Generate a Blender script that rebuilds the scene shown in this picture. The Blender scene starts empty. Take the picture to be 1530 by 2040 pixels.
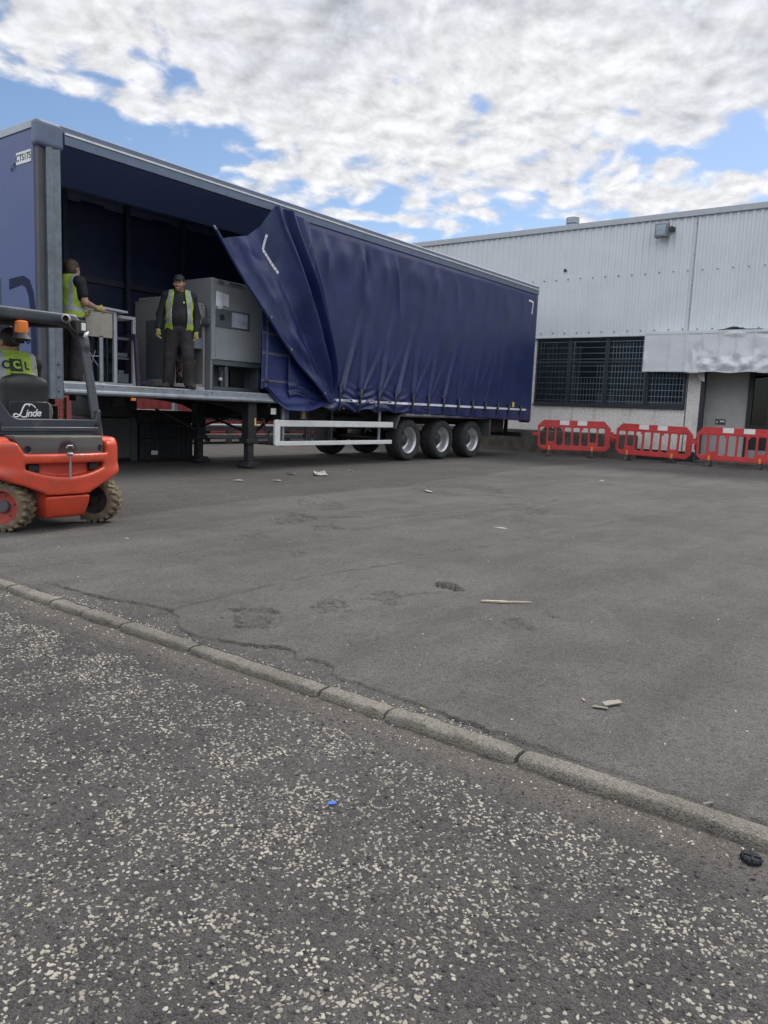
import bpy, bmesh, math, random
import numpy as np
from mathutils import Matrix, Vector
from mathutils.bvhtree import BVHTree
R = math.radians
random.seed(7)
rng = np.random.default_rng(7)
S = bpy.context.scene
COL = S.collection

# ------------------------------------------------------------------ camera, sky, sun, exposure
cd = bpy.data.cameras.new("camera")
cam = bpy.data.objects.new("camera", cd); COL.objects.link(cam)
cd.sensor_fit = 'VERTICAL'; cd.sensor_height = 24.0; cd.lens = 24.0 * 1536 / 2040
cd.clip_start = 0.05; cd.clip_end = 5000
_r = Vector((0.605, -0.796, 0.040)); _u = Vector((0.082, 0.112, 0.990)); _b = Vector((-0.792, -0.596, 0.132))
_b.normalize(); _r = (_r - _r.dot(_b) * _b).normalized(); _u = _b.cross(_r)
_m = Matrix((_r, _u, _b)).transposed().to_4x4(); _m.translation = Vector((0, 0, 1.10))
cam.matrix_world = _m
S.camera = cam

SUN_AZ, SUN_EL = 2.0, 50.0          # azimuth measured from +X towards +Y
w = bpy.data.worlds.new("World"); S.world = w; w.use_nodes = True
nt = w.node_tree; nt.nodes.clear()


class NT:
    """tiny node helper"""
    def __init__(s, t): s.t = t
    def n(s, typ, ins=None, **kw):
        nd = s.t.nodes.new(typ)
        for k, v in kw.items(): setattr(nd, k, v)
        for k, v in (ins or {}).items():
            if isinstance(v, bpy.types.NodeSocket): s.t.links.new(v, nd.inputs[k])
            elif hasattr(v, 'outputs'): s.t.links.new(v.outputs[0], nd.inputs[k])
            else: nd.inputs[k].default_value = v
        return nd
    def m(s, op, a, b=0.0, c=None, clamp=False):
        i = {0: a, 1: b}
        if c is not None: i[2] = c
        return s.n('ShaderNodeMath', i, operation=op, use_clamp=clamp).outputs[0]
    def mix(s, f, a, b, mode='MIX'):
        nd = s.n('ShaderNodeMix', None, data_type='RGBA', blend_type=mode)
        for k, v in ((0, f), (6, a), (7, b)):
            if isinstance(v, bpy.types.NodeSocket): s.t.links.new(v, nd.inputs[k])
            else: nd.inputs[k].default_value = (tuple(v) + (1,))[:4] if k else v
        return nd.outputs[2]
    def ramp(s, f, a, b, lo=0.0, hi=1.0, smooth=True):
        return s.n('ShaderNodeMapRange', {0: f, 1: a, 2: b, 3: lo, 4: hi},
                   interpolation_type='SMOOTHSTEP' if smooth else 'LINEAR').outputs[0]
    def noise(s, vec, scale, detail=4, rough=.5, dist=0.0, out=0):
        return s.n('ShaderNodeTexNoise', {'Vector': vec, 'Scale': scale, 'Detail': detail, 'Roughness': rough, 'Distortion': dist}).outputs[out]


q = NT(nt)
tc = q.n('ShaderNodeTexCoord').outputs['Generated']
sx = q.n('ShaderNodeSeparateXYZ', {0: tc})
dx, dy, dz = sx.outputs
sky = q.n('ShaderNodeTexSky', None, sky_type='NISHITA', sun_disc=False, sun_elevation=R(SUN_EL), sun_rotation=R(90 - SUN_AZ))
sky.air_density = 1.0; sky.dust_density = 0.6; sky.ozone_density = 2.0
az = q.m('ARCTAN2', dy, dx)
el = q.m('MULTIPLY', q.m('ARCSINE', dz), 180 / math.pi)
fc = q.n('ShaderNodeFloatCurve', {'Value': q.m('MULTIPLY_ADD', az, 1 / (2 * math.pi), 0.5)})
cm = fc.mapping; cv = cm.curves[0]
bnd = [(-180, 10), (-75, 15), (-20, 15), (8, 12.2), (13, 13.2), (19, 14.0), (26, 13.6), (30, 13.6), (34, 12.8), (38, 12.4), (43, 12.6), (46, 13.8), (49, 15.2),
       (53, 17.6), (57, 17.6), (60, 18.0), (63, 18.6), (75, 21), (110, 14), (180, 9)]
pts = [((a + 180) / 360, e / 30) for a, e in bnd]
cv.points[0].location = pts[0]; cv.points[1].location = pts[-1]
for p in pts[1:-1]: cv.points.new(*p)
cm.use_clip = False; cm.update()
bel = q.m('MULTIPLY', fc.outputs[0], 30.0)
wob = q.noise(tc, 6.0, 3, .5)
cov = q.m('SUBTRACT', el, bel)
cov = q.m('ADD', cov, q.m('MULTIPLY', q.m('SUBTRACT', wob, .5), 7.0))
cov = q.ramp(cov, -5.6, 9.5)
def gap(a0, e0, ra, re, amt):      # a clear pocket in the cloud sheet
    a = q.m('DIVIDE', q.m('SUBTRACT', az, R(a0)), R(ra)); e = q.m('DIVIDE', q.m('SUBTRACT', el, e0), re)
    g = q.m('POWER', 2.718, q.m('MULTIPLY', q.m('ADD', q.m('MULTIPLY', a, a), q.m('MULTIPLY', e, e)), -1.0))
    return q.m('MULTIPLY', g, amt)
for g in ((13.0, 17.3, 3.4, 1.5, .75), (36.8, 21.6, 2.0, .7, .30), (24, 17.2, 5, .7, .15), (48, 17.5, 4, .8, .2), (58, 16.4, 6, 1.2, .4)):
    cov = q.m('SUBTRACT', cov, gap(*g))
low = q.m('ADD', gap(14, 14.2, 9, 1.3, .45), q.m('ADD', gap(55.5, 16.6, 2.6, .6, .40), gap(38.0, 13.3, 2.2, .35, .30)))     # thin low banks
cov = q.m('ADD', cov, low)
cov = q.m('MINIMUM', q.m('MAXIMUM', cov, 0.0), 1.05)
iz = q.m('DIVIDE', 1.0, q.m('ADD', q.m('MAXIMUM', dz, 0.0), 0.26))
pv = q.n('ShaderNodeCombineXYZ', {0: q.m('MULTIPLY', dx, iz), 1: q.m('MULTIPLY', dy, iz), 2: 0.3}).outputs[0]
warp = q.noise(pv, 3.4, 2, .5, out=1)
pw = q.n('ShaderNodeVectorMath', {0: pv, 1: q.n('ShaderNodeVectorMath', {0: warp, 'Scale': 0.10}, operation='SCALE')}, operation='ADD').outputs[0]
n1 = q.noise(pw, 13.0, 10, .58)
po = q.n('ShaderNodeVectorMath', {0: pw, 1: (0.028, 0.0, 0.0)}, operation='ADD').outputs[0]
n2 = q.noise(po, 13.0, 10, .58)
n3 = q.noise(pw, 4.4, 4, .5)
vc = q.n('ShaderNodeTexVoronoi', {'Vector': pw, 'Scale': 13.0, 'Smoothness': .35}, feature='SMOOTH_F1').outputs['Distance']
nn = q.m('ADD', q.m('ADD', q.m('MULTIPLY', n1, .52), q.m('MULTIPLY', n3, .30)), q.m('MULTIPLY', q.m('SUBTRACT', .86, vc), .34))
nn = q.m('SUBTRACT', nn, q.m('MULTIPLY', q.ramp(q.noise(pw, 5.2, 3, .5), .53, .66), .13))
dens = q.m('ADD', nn, q.m('MULTIPLY', q.m('SUBTRACT', cov, 0.5), 0.50))
alpha = q.ramp(dens, 0.385, 0.585)
relief = q.m('ADD', q.m('MULTIPLY', q.m('SUBTRACT', n1, n2), 1.15), q.m('MULTIPLY', q.m('SUBTRACT', .34, vc), .14))
big = q.noise(pw, 2.1, 4, .55)
thick = q.m('MULTIPLY', q.ramp(dens, .58, .84), q.ramp(q.m('ADD', big, q.ramp(el, 16, 27, 0, .14)), .46, .72))
bright = q.m('ADD', q.m('SUBTRACT', 0.96, q.m('MULTIPLY', thick, 0.24)), relief)
bright = q.m('MINIMUM', q.m('MAXIMUM', bright, 0.48), 1.10)
ctint = q.mix(thick, (1.0, 1.0, 1.02), (0.92, 0.955, 1.04))
CLOUD = 6.6
over = q.ramp(el, 28, 52, 0, 1.0)                       # unseen clouds overhead brightened to light the scene more
back = q.m('MULTIPLY', q.ramp(q.m('COSINE', q.m('SUBTRACT', az, R(38))), .75, -.1), q.ramp(el, 2, 12, 0, 1.0))  # unseen clouds behind the camera brightened the same way
lum = q.m('ADD', 1.0, q.m('MAXIMUM', over, back))
cc = q.n('ShaderNodeVectorMath', {0: ctint, 'Scale': q.m('MULTIPLY', q.m('MULTIPLY', bright, lum), CLOUD)}, operation='SCALE').outputs[0]
skyc = q.n('ShaderNodeVectorMath', {0: sky.outputs[0], 1: (.81, .845, .90)}, operation='MULTIPLY').outputs[0]
fin = q.mix(q.m('MULTIPLY', alpha, 0.96), skyc, cc)
bg = q.n('ShaderNodeBackground', {'Color': fin, 'Strength': 0.10})
q.n('ShaderNodeOutputWorld', {'Surface': bg})

sl = bpy.data.lights.new("sun", 'SUN'); sl.energy = 2.0; sl.angle = R(14); sl.color = (1.0, 0.955, 0.89)
so = bpy.data.objects.new("sun", sl); COL.objects.link(so)
sd = Vector((math.cos(R(SUN_EL)) * math.cos(R(SUN_AZ)), math.cos(R(SUN_EL)) * math.sin(R(SUN_AZ)), math.sin(R(SUN_EL))))
so.rotation_euler = sd.to_track_quat('Z', 'Y').to_euler()
S.view_settings.view_transform = 'Standard'; S.view_settings.look = 'None'
S.view_settings.exposure = 0.48; S.view_settings.gamma = 1.0
S.render.engine = 'CYCLES'
S.cycles.max_bounces = 7; S.cycles.diffuse_bounces = 4; S.cycles.glossy_bounces = 3; S.cycles.transparent_max_bounces = 12
try: S.cycles.use_denoising = True
except Exception: pass

# ------------------------------------------------------------------ helpers
def mat(name, color, rough=.6, metal=0.0, var=.12, vscale=6.0, bump=0.0, bscale=60.0, dirt=None, dscale=2.5, damt=.5, spec=.5,
        coat=0.0, rvar=.1, streak=None, trans=0.0):
    m = bpy.data.materials.new(name); m.use_nodes = True
    t = m.node_tree; t.nodes.clear(); k = NT(t)
    oc = k.n('ShaderNodeTexCoord').outputs['Object']
    base = tuple(color) + (1,)
    nz = k.noise(oc, vscale, 5, .6)
    c = k.mix(k.m('MULTIPLY', k.ramp(nz, .3, .7), 1.0), tuple(x * (1 - var) for x in color), tuple(min(1, x * (1 + var)) for x in color))
    if dirt is not None:
        dn = k.noise(oc, dscale, 6, .68)
        c = k.mix(k.m('MULTIPLY', k.ramp(dn, .48, .72), damt), c, dirt)
    if streak is not None:
        mp = k.n('ShaderNodeMapping', {0: oc, 3: streak[1]}).outputs[0]
        sn = k.noise(mp, 1.0, 4, .6)
        c = k.mix(k.m('MULTIPLY', k.ramp(sn, .5, .75), streak[2]), c, streak[0])
    b = k.n('ShaderNodeBsdfPrincipled', {'Base Color': c, 'Metallic': metal, 'Specular IOR Level': spec, 'Coat Weight': coat})
    t.links.new(k.m('ADD', k.m('MULTIPLY', nz, rvar * 2), rough - rvar, clamp=True), b.inputs['Roughness'])
    if bump:
        bn = k.noise(oc, bscale, 4, .6)
        bp = k.n('ShaderNodeBump', {'Height': bn, 'Strength': bump, 'Distance': .01})
        t.links.new(bp.outputs[0], b.inputs['Normal'])
    out = b.outputs[0]
    if trans:
        tr = k.n('ShaderNodeBsdfTranslucent', {'Color': c}).outputs[0]
        mx = k.n('ShaderNodeMixShader', {0: trans, 1: out, 2: tr}); out = mx.outputs[0]
    k.n('ShaderNodeOutputMaterial', {'Surface': out})
    return m

def glass(name, tint=(.75, .8, .82), refl=1.0, rough=.02):
    m = bpy.data.materials.new(name); m.use_nodes = True
    t = m.node_tree; t.nodes.clear(); k = NT(t)
    fr = k.n('ShaderNodeFresnel', {'IOR': 1.5}).outputs[0]
    g = k.n('ShaderNodeBsdfGlossy', {'Roughness': rough}).outputs[0]
    tr = k.n('ShaderNodeBsdfTransparent', {'Color': tuple(tint) + (1,)}).outputs[0]
    mx = k.n('ShaderNodeMixShader', {0: k.m('MULTIPLY', fr, refl, clamp=True), 1: tr, 2: g})
    k.n('ShaderNodeOutputMaterial', {'Surface': mx})
    return m

def link(name, me, parent=None, smooth=None):
    o = bpy.data.objects.new(name, me); COL.objects.link(o)
    if parent is not None: o.parent = parent
    if smooth is not None:
        me.shade_smooth()
        if smooth < 180: me.set_sharp_from_angle(angle=R(smooth))
    return o

def tag(o, label=None, cat=None, group=None, kind=None):
    if label: o['label'] = label
    if cat: o['category'] = cat
    if group: o['group'] = group
    if kind: o['kind'] = kind
    return o

def empty(name, loc, rz=0.0, label=None, cat=None, group=None):
    o = bpy.data.objects.new(name, None); COL.objects.link(o); o.empty_display_size = .2
    o.location = loc; o.rotation_euler = (0, 0, rz)
    return tag(o, label, cat, group)

def copy_tree(o, parent=None):
    c = o.copy(); COL.objects.link(c)
    if parent is not None: c.parent = parent
    for ch in list(o.children): copy_tree(ch, c)
    return c

class MB:
    def __init__(s): s.v = []; s.f = []; s.mi = []
    def add(s, vs, fs, mi=0):
        o = len(s.v); s.v += [tuple(map(float, v)) for v in vs]
        for f in fs: s.f.append([i + o for i in f]); s.mi.append(mi)
        return s
    def box(s, x0, x1, y0, y1, z0, z1, mi=0, M=None):
        vs = [Vector(p) for p in ((x0, y0, z0), (x1, y0, z0), (x1, y1, z0), (x0, y1, z0), (x0, y0, z1), (x1, y0, z1), (x1, y1, z1), (x0, y1, z1))]
        if M is not None: vs = [M @ v for v in vs]
        return s.add(vs, [(0, 3, 2, 1), (4, 5, 6, 7), (0, 1, 5, 4), (1, 2, 6, 5), (2, 3, 7, 6), (3, 0, 4, 7)], mi)
    def bar(s, a, b, wd, ht, up=(0, 0, 1), mi=0):
        a = Vector(a); b = Vector(b); d = (b - a); L = d.length; d.normalize()
        sd_ = d.cross(Vector(up));
        if sd_.length < 1e-4: sd_ = d.cross(Vector((1, 0, 0)))
        sd_.normalize(); u = sd_.cross(d)
        M = Matrix((d, sd_, u)).transposed().to_4x4(); M.translation = a
        return s.box(0, L, -wd / 2, wd / 2, -ht / 2, ht / 2, mi, M)
    def tube(s, ps, r, n=10, mi=0, cap=True):
        ps = [Vector(p) for p in ps]; N = len(ps); rs = r if hasattr(r, '__len__') else [r] * N
        vs = []; fs = []; prev = None
        for i, p in enumerate(ps):
            d = (ps[min(i + 1, N - 1)] - ps[max(i - 1, 0)]).normalized()
            if prev is None:
                a = d.cross(Vector((0, 0, 1)));
                if a.length < .05: a = d.cross(Vector((1, 0, 0)))
            else: a = prev - prev.dot(d) * d
            a.normalize(); prev = a; b = d.cross(a)
            for j in range(n):
                t = 2 * math.pi * j / n
                vs.append(p + (a * math.cos(t) + b * math.sin(t)) * rs[i])
        for i in range(N - 1):
            for j in range(n):
                k = (j + 1) % n
                fs.append((i * n + j, i * n + k, (i + 1) * n + k, (i + 1) * n + j))
        if cap: fs.append(tuple(range(n))[::-1]); fs.append(tuple((N - 1) * n + j for j in range(n)))
        return s.add(vs, fs, mi)
    def cyl(s, a, b, r, r2=None, n=20, mi=0): return s.tube([a, b], [r, r if r2 is None else r2], n, mi)
    def lathe(s, prof, o=(0, 0, 0), ax=(0, -1, 0), n=40, mi=0, closed=False):
        o = Vector(o); ax = Vector(ax).normalized(); a = ax.cross(Vector((0, 0, 1)))
        if a.length < .05: a = ax.cross(Vector((1, 0, 0)))
        a.normalize(); b = ax.cross(a); vs = []; fs = []; P = len(prof)
        for j in range(n):
            t = 2 * math.pi * j / n; d = a * math.cos(t) + b * math.sin(t)
            for r, h in prof: vs.append(o + d * r + ax * h)
        for j in range(n):
            k = (j + 1) % n
            for i in range(P if closed else P - 1):
                i2 = (i + 1) % P
                fs.append((j * P + i, k * P + i, k * P + i2, j * P + i2))
        return s.add(vs, fs, mi)
    def prism(s, poly, axis, a0, a1, mi=0):
        def P(u, v, h): return {'x': (h, u, v), 'y': (u, h, v), 'z': (u, v, h)}[axis]
        n = len(poly); vs = [P(u, v, a0) for u, v in poly] + [P(u, v, a1) for u, v in poly]
        fs = [tuple(range(n))[::-1], tuple(range(n, 2 * n))] + [(i, (i + 1) % n, n + (i + 1) % n, n + i) for i in range(n)]
        return s.add(vs, fs, mi)
    def grid(s, nu, nv, fn, mi=0):
        vs = [fn(i / nu, j / nv) for j in range(nv + 1) for i in range(nu + 1)]
        fs = [(j * (nu + 1) + i, j * (nu + 1) + i + 1, (j + 1) * (nu + 1) + i + 1, (j + 1) * (nu + 1) + i) for j in range(nv) for i in range(nu)]
        return s.add(vs, fs, mi)
    def build(s, name, mats, parent=None, smooth=35, bevel=0.0, seg=2, solid=0.0, subd=0):
        me = bpy.data.meshes.new(name); me.from_pydata(s.v, [], s.f)
        ms = mats if isinstance(mats, (list, tuple)) else [mats]
        for m in ms: me.materials.append(m)
        if len(ms) > 1: me.polygons.foreach_set('material_index', s.mi)
        bm = bmesh.new(); bm.from_mesh(me); bmesh.ops.recalc_face_normals(bm, faces=bm.faces); bm.to_mesh(me); bm.free()
        o = link(name, me, parent, smooth)
        if solid:
            md = o.modifiers.new('solid', 'SOLIDIFY'); md.thickness = solid; md.offset = 0
        if bevel:
            md = o.modifiers.new('bevel', 'BEVEL'); md.width = bevel; md.segments = seg; md.limit_method = 'ANGLE'; md.angle_limit = R(40)
        if subd:
            md = o.modifiers.new('sub', 'SUBSURF'); md.levels = subd; md.render_levels = subd
        return o

def np_mesh(name, V, F, mats, parent=None, smooth=None, mi=None):
    V = np.asarray(V, np.float32); F = np.asarray(F, np.int32); k = F.shape[1]
    me = bpy.data.meshes.new(name); me.vertices.add(len(V)); me.vertices.foreach_set('co', V.ravel())
    me.loops.add(F.size); me.loops.foreach_set('vertex_index', F.ravel())
    me.polygons.add(len(F)); me.polygons.foreach_set('loop_start', np.arange(len(F), dtype=np.int32) * k)
    for m in (mats if isinstance(mats, (list, tuple)) else [mats]): me.materials.append(m)
    if mi is not None: me.polygons.foreach_set('material_index', np.asarray(mi, np.int32))
    me.update(calc_edges=True); me.validate()
    return link(name, me, parent, smooth)

# value noise for geometry
_T = rng.random((64, 64, 64)).astype(np.float32)
def vn(x, y, z=0.0):
    x = np.asarray(x, np.float64); y = np.asarray(y, np.float64); z = np.zeros_like(x) + z
    xi = np.floor(x).astype(int); yi = np.floor(y).astype(int); zi = np.floor(z).astype(int)
    fx = x - xi; fy = y - yi; fz = z - zi
    fx = fx * fx * (3 - 2 * fx); fy = fy * fy * (3 - 2 * fy); fz = fz * fz * (3 - 2 * fz)
    r = 0
    for a in (0, 1):
        for b in (0, 1):
            for c in (0, 1):
                wgt = (fx if a else 1 - fx) * (fy if b else 1 - fy) * (fz if c else 1 - fz)
                r = r + wgt * _T[(xi + a) & 63, (yi + b) & 63, (zi + c) & 63]
    return r
def fbm(x, y, z=0.0, o=4, g=.5):
    r = 0; a = 1; s_ = 0
    for i in range(o):
        r = r + a * vn(x * 2 ** i + 17.3 * i, y * 2 ** i + 9.1 * i, np.asarray(z) * 2 ** i + 3.7 * i); s_ += a; a *= g
    return r / s_
def sst(a, b, x):
    t = np.clip((x - a) / (b - a), 0, 1); return t * t * (3 - 2 * t)

# signed-distance modelling: smooth unions meshed with surface nets
class SDF:
    def __init__(s, lo, hi, h):
        s.lo = np.array(lo, float); s.h = h; s.n = np.ceil((np.array(hi) - s.lo) / h).astype(int) + 1
        s.ax = [s.lo[i] + h * np.arange(s.n[i]) for i in range(3)]
        s.D = np.full(s.n, 9.0, np.float32)
    def sub(s, lo, hi):
        sl_ = []
        for i in range(3):
            a = max(0, int((lo[i] - s.lo[i]) / s.h)); b = min(s.n[i], int((hi[i] - s.lo[i]) / s.h) + 2)
            sl_.append(slice(a, max(a, b)))
        g = np.meshgrid(*[s.ax[i][sl_[i]] for i in range(3)], indexing='ij')
        return tuple(sl_), g
    def put(s, fn, lo, hi, k=.02, op='u', mg=.08):
        lo = np.array(lo, float) - mg; hi = np.array(hi, float) + mg
        sl_, (X, Y, Z) = s.sub(lo, hi)
        if X.size == 0: return s
        d = fn(X, Y, Z); D = s.D[sl_]
        if op == 's': d = -d
        if op == 'u':
            h = np.clip(.5 + .5 * (D - d) / k, 0, 1); s.D[sl_] = D + (d - D) * h - k * h * (1 - h)
        else:
            h = np.clip(.5 - .5 * (D - d) / k, 0, 1); s.D[sl_] = D + (d - D) * h + k * h * (1 - h)
        return s
    def cone(s, a, b, ra, rb=None, k=.02, op='u', flat=None):
        rb = ra if rb is None else rb; a = np.array(a, float); b = np.array(b, float); ab = b - a; L = ab.dot(ab) + 1e-9
        def fn(X, Y, Z):
            px, py, pz = X - a[0], Y - a[1], Z - a[2]
            t = np.clip((px * ab[0] + py * ab[1] + pz * ab[2]) / L, 0, 1)
            return np.sqrt((px - t * ab[0]) ** 2 + (py - t * ab[1]) ** 2 + (pz - t * ab[2]) ** 2) - (ra + (rb - ra) * t)
        m_ = max(ra, rb); return s.put(fn, np.minimum(a, b) - m_, np.maximum(a, b) + m_, k, op)
    def ell(s, c, r, k=.02, op='u', M=None):
        c = np.array(c, float); r = np.array(r, float)
        def fn(X, Y, Z):
            p = [X - c[0], Y - c[1], Z - c[2]]
            if M is not None: p = [M[0][i] * p[0] + M[1][i] * p[1] + M[2][i] * p[2] for i in range(3)]
            k0 = np.sqrt(sum((p[i] / r[i]) ** 2 for i in range(3))); k1 = np.sqrt(sum((p[i] / r[i] ** 2) ** 2 for i in range(3))) + 1e-9
            return k0 * (k0 - 1) / k1
        m_ = max(r) if M is not None else r
        return s.put(fn, c - m_, c + m_, k, op)
    def box(s, c, hb, rd=.02, k=.02, op='u', yaw=0.0):
        c = np.array(c, float); hb = np.array(hb, float); cs, sn = math.cos(yaw), math.sin(yaw)
        def fn(X, Y, Z):
            x, y = X - c[0], Y - c[1]; x, y = cs * x + sn * y, -sn * x + cs * y
            qx, qy, qz = abs(x) - hb[0] + rd, abs(y) - hb[1] + rd, abs(Z - c[2]) - hb[2] + rd
            return np.sqrt(np.maximum(qx, 0) ** 2 + np.maximum(qy, 0) ** 2 + np.maximum(qz, 0) ** 2) + np.minimum(np.maximum(np.maximum(qx, qy), qz), 0) - rd
        e = np.array([hb[0] + hb[1], hb[0] + hb[1], hb[2]]) if yaw else hb
        return s.put(fn, c - e, c + e, k, op)
    def all(s, fn, op='i', k=.01):
        g = np.meshgrid(*s.ax, indexing='ij'); d = fn(*g)
        if op == 's': d = -d
        if op == 'i': 
            h = np.clip(.5 - .5 * (s.D - d) / k, 0, 1); s.D = s.D + (d - s.D) * h + k * h * (1 - h)
        elif op == 's':
            h = np.clip(.5 - .5 * (s.D - d) / k, 0, 1); s.D = s.D + (d - s.D) * h + k * h * (1 - h)
        elif op == 'add': s.D = s.D + d
        return s
    def mesh(s):
        D = s.D; n = s.n; c = n - 1; ins = D < 0
        cnt = np.zeros(c, np.float32); acc = [np.zeros(c, np.float32) for _ in range(3)]
        cor = [(i, j, k) for i in (0, 1) for j in (0, 1) for k in (0, 1)]
        def V(A, o): return A[o[0]:o[0] + c[0], o[1]:o[1] + c[1], o[2]:o[2] + c[2]]
        for a in cor:
            for ax in range(3):
                if a[ax]: continue
                b = list(a); b[ax] = 1
                da, db = V(D, a), V(D, b); x = V(ins, a) != V(ins, b)
                t = np.where(x, da / np.where(x, da - db, 1), 0)
                cnt += x
                for i in range(3): acc[i] += np.where(x, a[i] + (t if i == ax else 0), 0)
        act = cnt > 0; idx = np.full(c, -1, np.int64); idx[act] = np.arange(act.sum())
        ii = np.argwhere(act); vs = np.stack([(ii[:, i] + acc[i][act] / cnt[act]) * s.h + s.lo[i] for i in range(3)], 1)
        F = []
        for ax in range(3):
            o1, o2 = [(1, 2), (2, 0), (0, 1)][ax]
            A = [slice(0, n[i]) for i in range(3)]; B = list(A)
            A[ax] = slice(0, n[ax] - 1); B[ax] = slice(1, n[ax])
            x = ins[tuple(A)] != ins[tuple(B)]; e = np.argwhere(x)
            e = e[(e[:, o1] > 0) & (e[:, o1] < n[o1] - 1) & (e[:, o2] > 0) & (e[:, o2] < n[o2] - 1)]
            if not len(e): continue
            inside = ins[e[:, 0], e[:, 1], e[:, 2]]
            def I(d1, d2):
                p = e.copy(); p[:, o1] += d1; p[:, o2] += d2; return idx[p[:, 0], p[:, 1], p[:, 2]]
            qd = np.stack([I(-1, -1), I(0, -1), I(0, 0), I(-1, 0)], 1)
            qd[~inside] = qd[~inside][:, ::-1]; F.append(qd)
        return vs, np.concatenate(F)
    def build(s, name, mats, parent=None, pick=None, relax=1, smooth=180):
        V, F = s.mesh()
        mi = None
        if pick is not None:
            C = V[F].mean(1); mi = pick(C)
        o = np_mesh(name, V, F, mats, parent, smooth, mi)
        if relax:
            md = o.modifiers.new('smooth', 'SMOOTH'); md.factor = .5; md.iterations = relax
        return o

def bake(o):
    """replace an object's mesh by its evaluated one"""
    bpy.context.view_layer.update()
    dg = bpy.context.evaluated_depsgraph_get()
    me = bpy.data.meshes.new_from_object(o.evaluated_get(dg)); o.modifiers.clear(); o.data = me
    return o

def plate(name, loops, thick, m, parent=None, bevel=.006, M=None):
    """flat plate with holes: loops are lists of (x, y); extruded to thick, centred on z = 0, then moved by M"""
    cu = bpy.data.curves.new(name, 'CURVE'); cu.dimensions = '2D'; cu.fill_mode = 'BOTH'
    cu.extrude = max(thick / 2 - bevel, 1e-4); cu.bevel_depth = bevel; cu.bevel_resolution = 1
    if bevel: cu.offset = -bevel
    for L in loops:
        sp = cu.splines.new('POLY'); sp.points.add(len(L) - 1); sp.use_cyclic_u = True
        for p, c in zip(sp.points, L): p.co = (c[0], c[1], 0, 1)
    t = bpy.data.objects.new(name + '_curve', cu); COL.objects.link(t)
    bpy.context.view_layer.update()
    me = bpy.data.meshes.new_from_object(t.evaluated_get(bpy.context.evaluated_depsgraph_get()))
    bpy.data.objects.remove(t); bpy.data.curves.remove(cu)
    if M is not None: me.transform(M)
    me.materials.clear(); me.materials.append(m)
    return link(name, me, parent, 40)

def rrect(x0, x1, y0, y1, r, n=4):
    out = []
    for cx_, cy_, a in ((x1 - r, y1 - r, 0), (x0 + r, y1 - r, 90), (x0 + r, y0 + r, 180), (x1 - r, y0 + r, 270)):
        for i in range(n + 1):
            t = R(a + 90 * i / n); out.append((cx_ + r * math.cos(t), cy_ + r * math.sin(t)))
    return out

def text_mesh(s_, size, shear=0.0, extrude=.0015, weight=0.0, spacing=1.0):
    cu = bpy.data.curves.new('text', 'FONT'); cu.body = s_; cu.size = size; cu.shear = shear; cu.extrude = extrude
    cu.align_x = 'CENTER'; cu.align_y = 'CENTER'; cu.offset = weight; cu.space_character = spacing
    t = bpy.data.objects.new('text', cu); COL.objects.link(t); bpy.context.view_layer.update()
    me = bpy.data.meshes.new_from_object(t.evaluated_get(bpy.context.evaluated_depsgraph_get()))
    bpy.data.objects.remove(t); bpy.data.curves.remove(cu)
    return me

def text(name, s_, size, M, m, parent=None, **kw):
    me = text_mesh(s_, size, **kw); me.transform(M); me.materials.clear(); me.materials.append(m)
    return link(name, me, parent)

def frame_mat(o, xa, ya):
    xa = Vector(xa).normalized(); ya = Vector(ya).normalized(); za = xa.cross(ya)
    M = Matrix((xa, ya, za)).transposed().to_4x4(); M.translation = Vector(o); return M

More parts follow.
